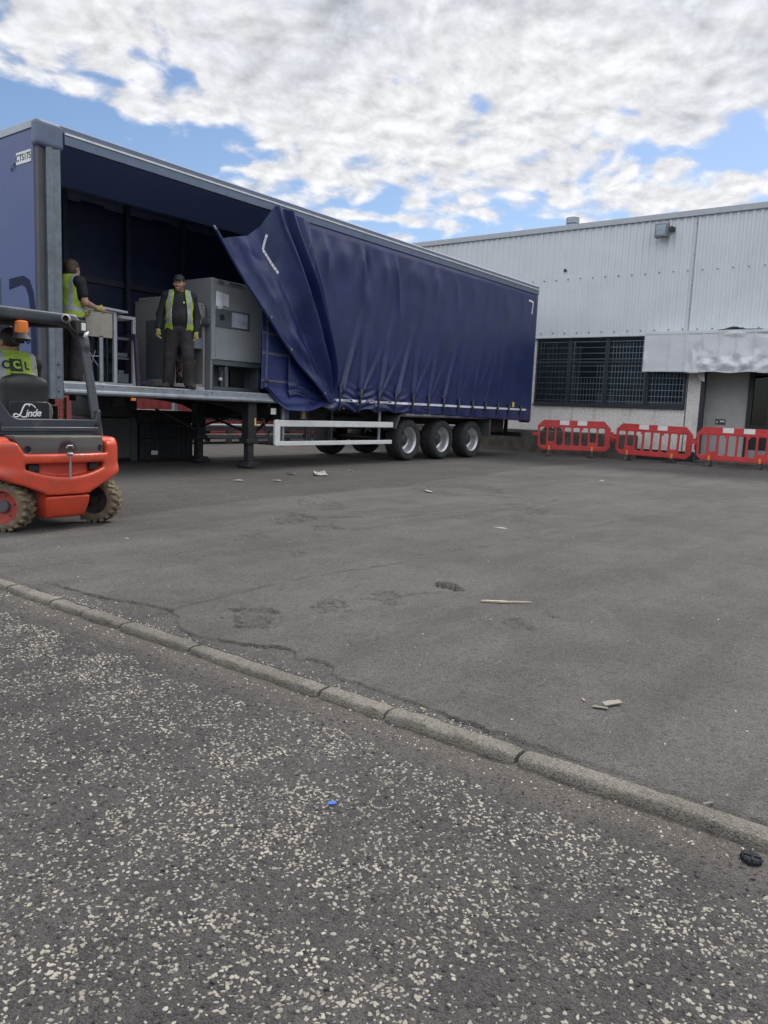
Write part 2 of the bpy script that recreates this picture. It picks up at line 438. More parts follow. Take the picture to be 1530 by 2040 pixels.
# ------------------------------------------------------------------ materials
def asphalt_mat(name, dark, light, agg=(.20, .19, .18), attr=False, tint=(.13, .12, .11), gutter=False):
    m = bpy.data.materials.new(name); m.use_nodes = True
    t = m.node_tree; t.nodes.clear(); k = NT(t)
    oc = k.n('ShaderNodeTexCoord').outputs['Object']
    big = k.noise(oc, .55, 5, .6); mid = k.noise(oc, 3.1, 5, .65); fine = k.noise(oc, 42, 3, .6)
    c = k.mix(k.ramp(k.m('ADD', k.m('MULTIPLY', big, .6), k.m('MULTIPLY', mid, .4)), .36, .62), dark, light)
    wet = k.ramp(k.noise(oc, 1.3, 5, .7, .6), .55, .70)
    c = k.mix(k.m('MULTIPLY', wet, .46), c, tuple(x * .62 for x in dark))
    mp = k.n('ShaderNodeMapping', {0: oc, 2: (0, 0, R(-24)), 3: (.32, 2.6, 1)}).outputs[0]
    c = k.mix(k.m('MULTIPLY', k.ramp(k.noise(mp, 1.0, 5, .62), .47, .66), .36), c, tuple(x * .70 for x in dark))
    mp2 = k.n('ShaderNodeMapping', {0: oc, 2: (0, 0, R(38)), 3: (.25, 1.5, 1)}).outputs[0]
    c = k.mix(k.m('MULTIPLY', k.ramp(k.noise(mp2, 1.0, 5, .62), .50, .66), .38), c, tuple(x * 1.22 for x in light))
    dust = k.ramp(k.noise(oc, .9, 6, .7), .56, .76)
    c = k.mix(k.m('MULTIPLY', dust, .35), c, tint)
    if gutter:        # dry silt lying in the channel beside the kerb
        gxx = k.n('ShaderNodeSeparateXYZ', {0: oc}).outputs[0]
        gm = k.m('ADD', gxx, k.m('MULTIPLY', k.m('SUBTRACT', k.noise(oc, 4.0, 5, .65), .5), .30))
        c = k.mix(k.m('MULTIPLY', k.ramp(gm, 1.92, 2.14), .75), c, (.128, .112, .097))
    vo = k.n('ShaderNodeTexVoronoi', {'Vector': oc, 'Scale': 115.0, 'Randomness': 1.0})
    v2 = k.n('ShaderNodeTexVoronoi', {'Vector': oc, 'Scale': 260.0, 'Randomness': 1.0})
    cell = k.n('ShaderNodeSeparateColor', {0: vo.outputs['Color']}).outputs[0]
    cel2 = k.n('ShaderNodeSeparateColor', {0: v2.outputs['Color']}).outputs[0]
    stone = k.m('MULTIPLY', k.ramp(cell, .55, 1.0), k.ramp(vo.outputs['Distance'], .55, .25))
    pit = k.m('MULTIPLY', k.ramp(cell, .32, .0), k.ramp(vo.outputs['Distance'], .5, .2))
    if attr:
        wr = k.n('ShaderNodeAttribute', None, attribute_name='wear_shade').outputs['Fac']
    else: wr = 0.0
    sa = k.m('ADD', .62, k.m('MULTIPLY', wr, .5))
    c = k.mix(k.m('MULTIPLY', stone, sa), c, agg)
    c = k.mix(k.m('MULTIPLY', pit, k.m('ADD', .80, k.m('MULTIPLY', wr, .2))), c, tuple(x * .30 for x in dark))
    c = k.mix(k.m('MULTIPLY', k.m('SUBTRACT', cel2, .5), .5, clamp=True), c, tuple(min(1, x * 1.7) for x in light))
    gr = k.noise(oc, 26, 3, .7)
    c = k.mix(k.m('MULTIPLY', k.ramp(gr, .52, .68), .42), c, tuple(x * .55 for x in dark))
    speck = k.n('ShaderNodeTexVoronoi', {'Vector': oc, 'Scale': 21.0, 'Randomness': 1.0})
    scol = k.n('ShaderNodeSeparateColor', {0: speck.outputs['Color']}).outputs[0]
    c = k.mix(k.m('MULTIPLY', k.ramp(speck.outputs['Distance'], .10, .05), k.ramp(scol, .86, .9)), c, (.42, .40, .37))
    if attr:
        v3 = k.n('ShaderNodeTexVoronoi', {'Vector': oc, 'Scale': 48.0, 'Randomness': 1.0})
        c3 = k.n('ShaderNodeSeparateColor', {0: v3.outputs['Color']}).outputs[0]
        c = k.mix(k.m('MULTIPLY', k.m('MULTIPLY', k.ramp(c3, .70, .95), k.ramp(v3.outputs['Distance'], .5, .3)), k.m('MULTIPLY', wr, .8, clamp=True)), c, agg)
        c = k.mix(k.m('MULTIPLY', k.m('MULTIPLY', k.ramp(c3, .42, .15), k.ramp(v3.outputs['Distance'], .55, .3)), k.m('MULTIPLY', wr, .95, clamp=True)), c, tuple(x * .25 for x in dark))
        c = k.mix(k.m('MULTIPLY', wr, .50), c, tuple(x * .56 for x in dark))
    b = k.n('ShaderNodeBsdfPrincipled', {'Base Color': c, 'Roughness': .88, 'Specular IOR Level': .28})
    hgt = k.m('ADD', k.m('MULTIPLY', k.ramp(vo.outputs['Distance'], .6, .1), k.m('ADD', .5, k.m('MULTIPLY', cell, .6))),
              k.m('ADD', k.m('MULTIPLY', fine, .7), k.m('MULTIPLY', k.ramp(v2.outputs['Distance'], .6, .1), .4)))
    bp = k.n('ShaderNodeBump', {'Height': hgt, 'Strength': 1.0, 'Distance': .006})
    t.links.new(bp.outputs[0], b.inputs['Normal'])
    k.n('ShaderNodeOutputMaterial', {'Surface': b})
    return m

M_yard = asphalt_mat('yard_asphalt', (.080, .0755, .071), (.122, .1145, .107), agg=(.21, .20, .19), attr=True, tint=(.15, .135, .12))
M_road = asphalt_mat('road_asphalt', (.061, .057, .055), (.083, .078, .075), agg=(.13, .122, .115), tint=(.10, .092, .085), gutter=True)
M_earth = mat('earth', (.10, .09, .075), .95, var=.3, vscale=.3)
M_kerb = asphalt_mat('kerb_concrete', (.150, .138, .118), (.225, .208, .178), agg=(.33, .31, .275), tint=(.22, .18, .14))
M_chip = mat('stone_chips', (.285, .262, .22), .85, var=.34, vscale=9, bump=.25, bscale=300)
M_dchip = mat('dark_chips', (.026, .025, .026), .8, var=.3, vscale=40)
M_grit = mat('pale_grit', (.45, .43, .40), .9, var=.25, vscale=10)

# ------------------------------------------------------------------ ground, road, yard, kerb
MB().add([(-1500, -1500, -.35), (1500, -1500, -.35), (1500, 1500, -.35), (-1500, 1500, -.35)], [(0, 1, 2, 3)]).build('ground', M_earth, smooth=None)['kind'] = 'structure'

def spaced(seg):
    out = []
    for a, b, st in seg: out += list(np.arange(a, b - 1e-6, st))
    return np.array(out + [seg[-1][1]])

RZ = -.034
def poly_dist(X, Y, pts, marg=.25):
    D = np.full(X.shape, 9.0)
    for (x0, y0), (x1, y1) in zip(pts, pts[1:]):
        m_ = (X > min(x0, x1) - marg) & (X < max(x0, x1) + marg) & (Y > min(y0, y1) - marg) & (Y < max(y0, y1) + marg)
        px, py = X[m_] - x0, Y[m_] - y0; ax_, ay = x1 - x0, y1 - y0
        t = np.clip((px * ax_ + py * ay) / (ax_ * ax_ + ay * ay), 0, 1)
        D[m_] = np.minimum(D[m_], np.hypot(px - t * ax_, py - t * ay))
    return D

gx = spaced([(2.252, 2.62, .0055), (2.62, 3.4, .010), (3.4, 6, .017), (6, 12, .04), (12, 24, .15), (24, 84, 4)])
gy = spaced([(-42, -2, 4), (-2, -.5, .06), (-.5, 1.2, .012), (1.2, 4.2, .008), (4.2, 5, .012), (5, 8, .024), (8, 14, .07), (14, 74, 3)])
X, Y = np.meshgrid(gx, gy)
near = sst(16, 9, X)
H = (fbm(X * .5, Y * .5, 2.2, 3) - .5) * .020 * sst(2.3, 4.5, X) * sst(30, 18, X)
H += (fbm(X * 4, Y * 4, .5, 3) - .5) * .006 * near
H += (fbm(X * 28, Y * 28, 1.5, 3) - .5) * .0038 * sst(8, 4, X)
wear_shade = np.zeros_like(X)
# broken surface course along the kerb
edge = [(4.6, 2.36), (3.943, 2.408), (3.726, 2.433), (3.513, 2.494), (3.292, 2.535), (3.16, 2.47), (3.103, 2.411), (3.006, 2.345), (2.865, 2.315), (2.729, 2.337), (2.542, 2.401),
        (2.422, 2.476), (2.325, 2.47), (2.245, 2.39), (2.203, 2.458), (2.078, 2.449), (2.011, 2.356), (1.901, 2.354), (1.742, 2.348), (1.579, 2.345), (1.3, 2.31), (.9, 2.30), (-.5, 2.29)]
ey = np.array([e[0] for e in edge])[::-1]; ex = np.array([e[1] for e in edge])[::-1]
xl = np.interp(Y, ey, ex) + (fbm(X * 22, Y * 22, 4.4, 3) - .5) * .055
brk = sst(.006, -.006, X - xl) * sst(4.5, 3.9, Y) * sst(.2, 1.2, Y)
H -= brk * (.010 + .010 * (fbm(X * 18, Y * 18, 7.7, 3) - .4)); wear_shade = np.maximum(wear_shade, brk * (.25 + .3 * fbm(X * 30, Y * 30, 6.6, 2)))
ln = np.exp(-((X - xl) / .0055) ** 2) * sst(4.5, 3.9, Y) * sst(.8, 1.5, Y) * sst(.35, .5, fbm(Y * 3, Y * 0, 1.1, 2))
ln *= sst(.40, .55, fbm(Y * 2.3, Y * 0, 7.1, 2)); H -= ln * .014; wear_shade = np.maximum(wear_shade, ln * .95)
jx = lambda a: (fbm(X * 9, Y * 9, a, 3) - .5) * .05
def crack(pts, wd, dep, seed, wv=.9):
    global H, wear_shade
    d = poly_dist(X + jx(seed), Y + jx(seed + 5), pts, .4)
    c = np.exp(-(d / wd) ** 2) * sst(.36, .52, fbm(X * 5, Y * 5, seed + 2, 2))
    H = H - c * dep; wear_shade = np.maximum(wear_shade, c * wv)
crack([(2.30, 3.283), (2.531, 3.3), (3.041, 3.312), (3.595, 3.35), (4.097, 3.254), (4.496, 3.201)], .014, .010, 3.0)
crack([(4.824, 3.296), (5.697, 3.127), (6.788, 3.085), (8.351, 2.917), (11, 2.8)], .03, .009, 6.0, .5)
crack([(2.9, 3.0), (3.3, 2.85), (3.57, 2.64), (3.9, 2.5)], .016, .010, 11.0)
crack([(6.2, 4.7), (7.4, 4.4), (8.2, 4.1), (9.5, 4.3)], .03, .012, 14.0)
crack([(5.0, 5.3), (5.6, 5.2), (6.1, 4.9)], .035, .014, 15.0)
crack([(2.35, 4.9), (2.9, 4.6), (3.6, 4.5), (4.4, 4.7)], .015, .008, 16.0, .7)
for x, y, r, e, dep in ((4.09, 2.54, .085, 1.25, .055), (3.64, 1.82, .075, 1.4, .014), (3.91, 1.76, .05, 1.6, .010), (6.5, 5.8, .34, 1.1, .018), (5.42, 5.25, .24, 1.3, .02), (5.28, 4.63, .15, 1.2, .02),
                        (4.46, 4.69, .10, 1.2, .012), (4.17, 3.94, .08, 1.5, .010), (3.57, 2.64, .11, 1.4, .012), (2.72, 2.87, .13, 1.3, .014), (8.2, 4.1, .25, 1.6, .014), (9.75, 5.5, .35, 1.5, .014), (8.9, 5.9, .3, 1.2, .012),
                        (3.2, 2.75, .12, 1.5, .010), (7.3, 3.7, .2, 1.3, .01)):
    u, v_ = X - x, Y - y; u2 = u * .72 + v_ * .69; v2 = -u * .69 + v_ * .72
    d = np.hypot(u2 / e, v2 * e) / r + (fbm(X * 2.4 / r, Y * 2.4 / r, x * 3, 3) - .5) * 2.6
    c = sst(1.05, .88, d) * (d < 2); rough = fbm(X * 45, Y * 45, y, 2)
    H -= c * dep * (.35 + 1.1 * rough); wear_shade = np.maximum(wear_shade, c * (.12 + .70 * sst(.46, .60, rough)) * (1.0 if dep < .05 else 1.5))  # deepest hole also painted darker for its inner shade
# older, rougher surface beyond the lay joint, its darkening partly painted shade
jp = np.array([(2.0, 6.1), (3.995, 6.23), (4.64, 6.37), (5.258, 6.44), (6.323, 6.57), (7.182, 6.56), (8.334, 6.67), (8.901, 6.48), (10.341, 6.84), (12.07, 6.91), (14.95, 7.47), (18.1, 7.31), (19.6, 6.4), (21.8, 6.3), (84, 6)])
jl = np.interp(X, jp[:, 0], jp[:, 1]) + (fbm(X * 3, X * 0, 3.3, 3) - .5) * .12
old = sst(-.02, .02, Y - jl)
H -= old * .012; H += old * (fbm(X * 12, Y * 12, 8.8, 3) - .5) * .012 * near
wear_shade = np.maximum(wear_shade, old * (.50 + .45 * fbm(X * 2, Y * 2, 5.5, 3))); jn = np.exp(-((Y - jl) / .022) ** 2) * sst(.35, .5, fbm(X * 2.2, X * 0, 6.1, 2)); wear_shade = np.maximum(wear_shade, jn * .9); H -= jn * .012
H -= .010 * sst(2.30, 2.262, X)
ny, nx = X.shape
V = np.stack([X, Y, H], -1).reshape(-1, 3)
ii = (np.arange(ny - 1)[:, None] * nx + np.arange(nx - 1)[None]).ravel()
F = np.stack([ii, ii + 1, ii + nx + 1, ii + nx], 1)
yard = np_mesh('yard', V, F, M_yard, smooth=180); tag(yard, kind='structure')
at_ = yard.data.attributes.new('wear_shade', 'FLOAT', 'POINT'); at_.data.foreach_set('value', wear_shade.ravel().astype(np.float32))

gx = spaced([(-60, -2, 4), (-2, .4, .1), (.4, 2.205, .013)])
gy = spaced([(-42, -2, 4), (-2, -.3, .1), (-.3, 5, .014), (5, 9, .1), (9, 74, 5)])
X, Y = np.meshgrid(gx, gy)
H = RZ + (fbm(X * 1.5, Y * 1.5, 2.2, 3) - .5) * .010 + (fbm(X * 30, Y * 30, 1.5, 3) - .5) * .004 * sst(0, .8, X) + .006 * sst(2.0, 2.2, X) * fbm(X * 9, Y * 9, 3.1, 3)
ny, nx = X.shape
V = np.stack([X, Y, H], -1).reshape(-1, 3)
ii = (np.arange(ny - 1)[:, None] * nx + np.arange(nx - 1)[None]).ravel()
road = np_mesh('road', V, np.stack([ii, ii + 1, ii + nx + 1, ii + nx], 1), M_road, smooth=180); tag(road, kind='structure')
def road_z(x, y):
    return RZ + (fbm(x * 1.5, y * 1.5, 2.2, 3) - .5) * .010

# kerb of worn concrete stones with open joints
joints = [-44, -8, -5, -2.6, -1.2, -.35, 1.066, 1.605, 1.93, 2.72, 3.25, 3.60, 3.89, 4.37, 5.2, 6.0, 7.2, 9, 14, 30, 74]
kb = MB()
for a, b in zip(joints, joints[1:]):
    g = .006 + .004 * random.random()
    n = max(4, min(130, int((b - a) / .012))) if -1 < a < 6 else 6
    prof = [(2.182, -.09), (2.179, -.055), (2.177, -.036), (2.177, -.024), (2.180, -.011), (2.187, -.003), (2.198, -.0005), (2.215, .0005), (2.235, .0005), (2.250, -.001), (2.258, -.007), (2.262, -.05)]
    sh = (random.random() - .5) * .010; up = (random.random() - .5) * .006
    vs = []
    for j in range(n + 1):
        y = a + g + (b - a - 2 * g) * j / n
        end = min(j, n - j) / 3; e_ = max(0, 1 - end) if n > 6 else 0
        for (x, z) in prof:
            d = (float(fbm(y * 11, x * 14 + z * 20, a, 3)) - .5) * .021 + (float(fbm(y * 60, x * 60 + z * 70, a, 2)) - .5) * .007
            vs.append((x + sh - d * (1.0 if x < 2.19 else .3) + .006 * e_, y, z + up + d * (.7 if x > 2.18 else .2) - .006 * e_ * (z > -.03)))
    P = len(prof)
    fs = [(j * P + i, j * P + i + 1, (j + 1) * P + i + 1, (j + 1) * P + i) for j in range(n) for i in range(P - 1)]
    fs += [tuple(range(P)), tuple(n * P + i for i in range(P))[::-1]]
    kb.add(vs, fs)
kb.add([(2.19, -44, -.05), (2.262, -44, -.05), (2.262, 74, -.05), (2.19, 74, -.05)], [(0, 1, 2, 3)])
kerb = kb.build('kerb', M_kerb, smooth=50); tag(kerb, kind='structure')

def stones(name, P, size, m, flat=.55, lift=.35, nside=6):
    """many small broken stones as one mesh"""
    N = len(P); k = nside
    ang = np.linspace(0, 2 * np.pi, k, endpoint=False)[None] + rng.random((N, k)) * .8 + rng.random((N, 1)) * 6.28
    el_ = .65 + .6 * rng.random((N, 1)); rot = rng.random((N, 1)) * 6.28
    rr = size[:, None] * (.75 + .5 * rng.random((N, k))) * .5
    x, y = rr * np.cos(ang) * el_, rr * np.sin(ang) / el_
    x, y = x * np.cos(rot) - y * np.sin(rot), x * np.sin(rot) + y * np.cos(rot)
    h = size[:, None] * flat * (.5 + .5 * rng.random((N, 1)))
    tl = (rng.random((N, 2)) - .5) * .7
    ts = .62 + .2 * rng.random((N, k))
    def ring(sx_, z): return np.stack([P[:, 0:1] + x * sx_, P[:, 1:2] + y * sx_, P[:, 2:3] + z + (x * tl[:, 0:1] + y * tl[:, 1:2]) * (z > 0)], -1)
    V0 = ring(1.0, -h * .4 + 0 * x); V1 = ring(1.06, h * lift * .8 + 0 * x); V2 = ring(ts, h * (lift + .35) + 0 * x)
    V = np.concatenate([V0, V1, V2], 1).reshape(-1, 3)
    base = (np.arange(N) * 3 * k)[:, None]
    i = np.arange(k)[None]; j = (i + 1) % k
    q1 = np.stack([base + i, base + j, base + k + j, base + k + i], -1).reshape(-1, 4)
    q2 = np.stack([base + k + i, base + k + j, base + 2 * k + j, base + 2 * k + i], -1).reshape(-1, 4)
    t = base + 2 * k
    q3 = np.concatenate([np.stack([t[:, 0], t[:, 0] + 1, t[:, 0] + 2, t[:, 0] + 3], -1), np.stack([t[:, 0], t[:, 0] + 3, t[:, 0] + 4, t[:, 0] + 5], -1)])
    return np_mesh(name, V, np.concatenate([q1, q2, q3]), m, smooth=30)

N = 98000
px_, py_ = .25 + rng.random(N) * 1.85, -.7 + rng.random(N) * 6.3
edge_x = 1.98 + (fbm(py_ * 2.2, py_ * 0 + .5, 1.0, 3) - .5) * .30 + (fbm(py_ * 13, py_ * 0 + .5, 2.0, 2) - .5) * .12
cl = fbm(px_ * 7.5, py_ * 7.5, 3.0, 3)
den = sst(.26, .70, cl) * .56 + .13
den *= np.where(px_ < edge_x, 1, .02)
den *= 1 - .35 * sst(.55, .7, fbm(px_ * 2.0, py_ * 2.0, 9.0, 2))
keep = rng.random(N) < den
cellk = (np.floor(px_ / .0078) * 4096 + np.floor(py_ / .0078)).astype(np.int64); fi = np.zeros(N, bool); kk = np.flatnonzero(keep); fi[kk[np.unique(cellk[kk], return_index=True)[1]]] = True; keep &= fi
P = np.stack([px_[keep], py_[keep], road_z(px_[keep], py_[keep])], 1)
sz = .0052 + .0074 * rng.random(len(P)) ** 1.6
tag(stones('road_chippings', P, sz, M_chip, flat=.36, lift=.22), 'pale cream stone chippings pressed into the dark road', 'chippings', kind='stuff')
N = 19000
px_, py_ = .25 + rng.random(N) * 1.88, -.7 + rng.random(N) * 6.0
P = np.stack([px_, py_, road_z(px_, py_) - .0012], 1)
tag(stones('dark_chippings', P, .006 + .009 * rng.random(N) ** 1.5, M_dchip, flat=.35), 'small dark stones bedded between the pale chippings of the road', 'chippings', kind='stuff')
# loose grit along the kerb and over the yard
g1x = np.concatenate([2.06 + .11 * rng.random(700), 2.28 + .16 * rng.random(800) ** 2, 2.3 + 8 * rng.random(420) ** 1.6])
g1y = np.concatenate([-.4 + 6 * rng.random(700), 1.2 + 3 * rng.random(800), -.2 + 7.5 * rng.random(420)])
g1z = np.concatenate([np.full(700, RZ + .003), np.full(800, -.012), np.full(420, .001)])
tag(stones('loose_grit', np.stack([g1x, g1y, g1z], 1), .0025 + .006 * rng.random(len(g1x)) ** 2.2, M_grit, flat=.6), 'loose pale grit lying along the kerb and scattered on the yard', 'grit', kind='stuff')

# ------------------------------------------------------------------ vehicle and object materials
M_pvc = mat('blue_curtain_vinyl', (.008, .018, .088), .36, var=.18, vscale=1.6, bump=.10, bscale=14, dirt=(.030, .044, .125), dscale=1.8, damt=.30, spec=.55, streak=((.036, .05, .135), (3.0, 3.0, .35), .18))
M_pvc_in = mat('curtain_lining', (.028, .040, .145), .55, var=.15, vscale=3, spec=.4, trans=.10)
M_strap = mat('grey_webbing', (.16, .17, .21), .75, var=.15, vscale=20)
M_panel = mat('blue_front_panel', (.070, .095, .235), .42, var=.08, vscale=1.2, dirt=(.12, .13, .22), dscale=1.5, damt=.3)
M_graphic = mat('dark_blue_graphic', (.016, .020, .060), .7, spec=.2)
M_teal = mat('teal_graphic', (.01, .06, .065), .45)
M_galv = mat('galvanised_steel', (.30, .33, .36), .48, metal=.55, var=.14, vscale=9, dirt=(.16, .15, .13), dscale=3, damt=.5)
M_pil = mat('weathered_pillar', (.17, .20, .225), .5, metal=.4, var=.14, vscale=9, dirt=(.10, .095, .085), dscale=3, damt=.5)
M_rail = mat('aluminium_rail', (.36, .39, .43), .42, metal=.5, var=.10, vscale=4, dirt=(.2, .2, .2), dscale=3, damt=.4)
M_railbright = mat('bright_rail_lip', (.66, .66, .62), .45, metal=.2, var=.08)
M_track = mat('curtain_track_grey', (.135, .165, .23), .45, metal=.3, var=.1)
M_cap = mat('grey_blue_cap', (.115, .145, .22), .5, var=.10, dirt=(.2, .2, .2), damt=.3)
M_roof = mat('translucent_roof', (.065, .095, .20), .6, var=.06, trans=.06)
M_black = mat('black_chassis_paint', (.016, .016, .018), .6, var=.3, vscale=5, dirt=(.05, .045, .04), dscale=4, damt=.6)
M_blackp = mat('black_plastic', (.020, .021, .023), .5, var=.2, dirt=(.06, .055, .05), dscale=5, damt=.4)
M_dgrey = mat('dark_grey_metal', (.075, .078, .085), .55, var=.18, dirt=(.05, .045, .04), dscale=3, damt=.5)
M_wood = mat('deck_timber', (.16, .12, .085), .85, var=.35, vscale=3, streak=((.07, .055, .045), (1, 30, 1), .7))
M_tyre = mat('tyre_rubber', (.026, .026, .028), .82, var=.25, vscale=14, dirt=(.075, .068, .06), dscale=6, damt=.5, bump=.2, bscale=60)
M_rim = mat('silver_wheel_rim', (.62, .63, .64), .38, metal=.75, var=.08, dirt=(.28, .26, .24), dscale=7, damt=.45)
M_hub = mat('dark_hub', (.05, .05, .052), .5, metal=.3, var=.2, dirt=(.12, .10, .08), damt=.4)
M_white = mat('white_painted_steel', (.72, .72, .70), .5, var=.05, dirt=(.42, .40, .36), dscale=4, damt=.35)
M_refl = mat('reflective_tape', (.70, .70, .74), .35, var=.25, vscale=60)
M_sign = mat('white_sign_vinyl', (.72, .73, .73), .5, var=.04)
M_ink = mat('black_lettering', (.012, .012, .014), .6, var=0)
M_inkw = mat('white_lettering', (.80, .80, .80), .5, var=0)
M_orange = mat('orange_lens', (.75, .20, .035), .25, var=.1)
M_yellow = mat('yellow_label', (.75, .58, .08), .5, var=.1)
M_red = mat('red_lens', (.5, .02, .02), .25)

# ------------------------------------------------------------------ curtain-side trailer; local x to the rear, y into the trailer, z up
TX, TY = 5.44, 9.81
tr = empty('curtain_side_trailer', (TX, TY, 0), 0, 'long blue curtain-sided lorry trailer with its side curtain pulled half open', 'trailer')
LEN, WID = 14.12, 2.55
# front bulkhead
fb = MB(); fb.box(0.0, .05, .10, WID - .10, 1.16, 4.46)
fpanel = fb.build('front_panel', M_panel, tr, bevel=.01)
b = MB(); b.box(-.012, .05, .10, WID - .10, 4.46, 4.56); b.build('front_top_rail', M_rail, tr, bevel=.008)
b = MB(); b.box(-.03, -.012, .10, WID - .1, 1.02, 1.16); b.build('front_bumper_rail', M_rail, tr, bevel=.008)
# lettering and graphics on the front
Mf = frame_mat((-.004, .325, 4.135), (0, -1, 0), (0, 0, 1))
pl = plate('number_plate', [rrect(-.185, .185, -.075, .075, .012)], .006, M_sign, fpanel, .001, Mf)
text('lettering', 'CTS175', .115, frame_mat((-.0085, .325, 4.135), (0, -1, 0), (0, 0, 1)), M_ink, pl, weight=.001)
arc = [(.77, 2.50), (.44, 2.545), (.34, 2.50), (.27, 2.38), (.235, 2.15), (.23, 1.4), (.105, 1.4), (.105, 2.2), (.16, 2.45), (.25, 2.60), (.40, 2.66), (.77, 2.64)]
plate('front_graphic', [arc], .003, M_graphic, fpanel, 0, frame_mat((-.0025, 0, 0), (0, 1, 0), (0, 0, 1)))
bd = MB(); bd.box(-.003, -.0005, 1.0, 1.9, 1.9, 2.66); bd.build('teal_graphic', M_teal, fpanel)
em = MB()
for k in range(8):
    a = k * math.pi / 4; em.bar((-.003, (.60) + .02 * math.cos(a), 4.05 + .02 * math.sin(a)), (-.003, (.60) + .075 * math.cos(a), 4.05 + .06 * math.sin(a)), .014, .003)
em.build('worn_emblem', M_strap, fpanel)
# corner posts: a recessed channel and a galvanised pillar
def post(x0, y0, sgn):
    p = MB(); prof = [(x0, y0), (x0 + .105, y0 + sgn * .02), (x0 + .11, y0 + sgn * .07), (x0, y0 + sgn * .09)]
    p.prism(prof if sgn > 0 else prof[::-1], 'z', 1.14, 4.30); return p
p1 = post(.012, .012, 1).build('pillar_channel', M_dgrey, tr, bevel=.004)
p = MB(); p.prism([(.112, -.012), (.185, -.03), (.20, -.006), (.262, -.012), (.285, -.03), (.308, -.012), (.31, .12), (.112, .12)], 'z', 1.06, 4.25)
pil = p.build('corner_pillar', M_pil, tr, bevel=.004)
bl = MB()
for z in (1.35, 1.52, 1.16): bl.cyl((.235, -.006, z), (.235, -.022, z), .012, n=8)
bl.build('bolts', M_hub, pil)
p = MB(); p.box(.012, .31, WID - .12, WID, 1.06, 4.25); p.build('corner_pillar', M_galv, tr, bevel=.006)
# corner caps
def cap(x0, x1, y0, y1, name='corner_cap'):
    s_ = SDF((x0 - .05, y0 - .05, 4.15), (x1 + .05, y1 + .05, 4.68), .012)
    s_.box(((x0 + x1) / 2, (y0 + y1) / 2, 4.40), ((x1 - x0) / 2, (y1 - y0) / 2, .165), .055)
    o = s_.build(name, M_cap, tr); return o
cap(-.03, .36, -.035, .12); cap(-.03, .36, WID - .12, WID + .035)
# roof, bows, top rails
rf = MB(); rf.grid(24, 10, lambda u, v: (.05 + (LEN - .1) * u, .03 + (WID - .06) * v, 4.50 + .045 * math.sin(math.pi * v) + .004 * math.sin(u * 90)))
roof = rf.build('roof', M_roof, tr)
for side in (0, 1):
    y = (lambda t: t) if side == 0 else (lambda t: WID - t)
    tp = MB(); pr = [(y(-.03), 4.47), (y(-.03), 4.545), (y(.0), 4.565), (y(.08), 4.565), (y(.08), 4.47)]
    tp.prism(pr if side == 0 else pr[::-1], 'x', .30, LEN + .02); t_o = tp.build('top_rail', M_cap, tr, bevel=.004)
    lp = MB(); pr = [(y(-.048), 4.452), (y(-.048), 4.477), (y(.05), 4.477), (y(.05), 4.452)]
    lp.prism(pr if side == 0 else pr[::-1], 'x', .36, LEN + .01); lp.build('drip_lip', M_railbright if side == 0 else M_track, t_o)
    lo = MB(); pr = [(y(-.034), 4.33), (y(-.034), 4.452), (y(.03), 4.452), (y(.03), 4.33)]
    lo.prism(pr if side == 0 else pr[::-1], 'x', .36, LEN + .015); lo.build('curtain_track', M_track, t_o, bevel=.004)
# deck and side raves
dk = MB(); dk.box(.05, LEN - .05, .06, WID - .06, 1.235, 1.285)
deck = dk.build('deck', M_wood, tr)
for side in (0, 1):
    sg = 1 if side == 0 else -1; y0 = 0 if side == 0 else WID
    rv = MB(); pr = [(y0, 1.292), (y0 - sg * .012, 1.28), (y0 - sg * .012, 1.20), (y0 - sg * .03, 1.185), (y0 - sg * .034, 1.16), (y0 - sg * .02, 1.135), (y0 + sg * .02, 1.125), (y0 + sg * .075, 1.125), (y0 + sg * .075, 1.292)]
    rv.prism(pr if sg > 0 else pr[::-1], 'x', .31, LEN); o = rv.build('side_rave', M_galv, tr, bevel=.004)
    if side == 0:
        lb = MB()
        for k in range(20): lb.cyl((.9 + k * .65, -.008, 1.255), (.9 + k * .65, -.016, 1.255), .010, n=8)
        lb.build('rope_hooks', M_hub, o)
        st_ = MB(); st_.box(.30, .95, .0, .12, 1.293, 1.305); st_.build('steel_threshold', M_railbright, o, bevel=.003)
# chassis: goose-neck beams, crossmembers, kingpin, bumper beam
ch = MB()
for yc in (.68, 1.87):
    poly = [(.25, 1.235), (.25, 1.135), (2.9, 1.125), (3.4, 1.09), (3.8, 1.03), (4.0, .95), (4.1, .86), (4.14, .80), (4.6, .80), (13.6, .78), (13.6, 1.235)]
    ch.prism(poly[::-1], 'y', yc - .06, yc + .06)
for k in range(1, 23): ch.box(k * .6, k * .6 + .05, .08, WID - .08, 1.14 if k < 7 else 1.06, 1.235)
ch.box(.1, 2.0, .3, 2.25, 1.128, 1.145); ch.cyl((1.2, 1.27, 1.13), (1.2, 1.27, 1.04), .05)
ch.build('chassis', M_black, tr)
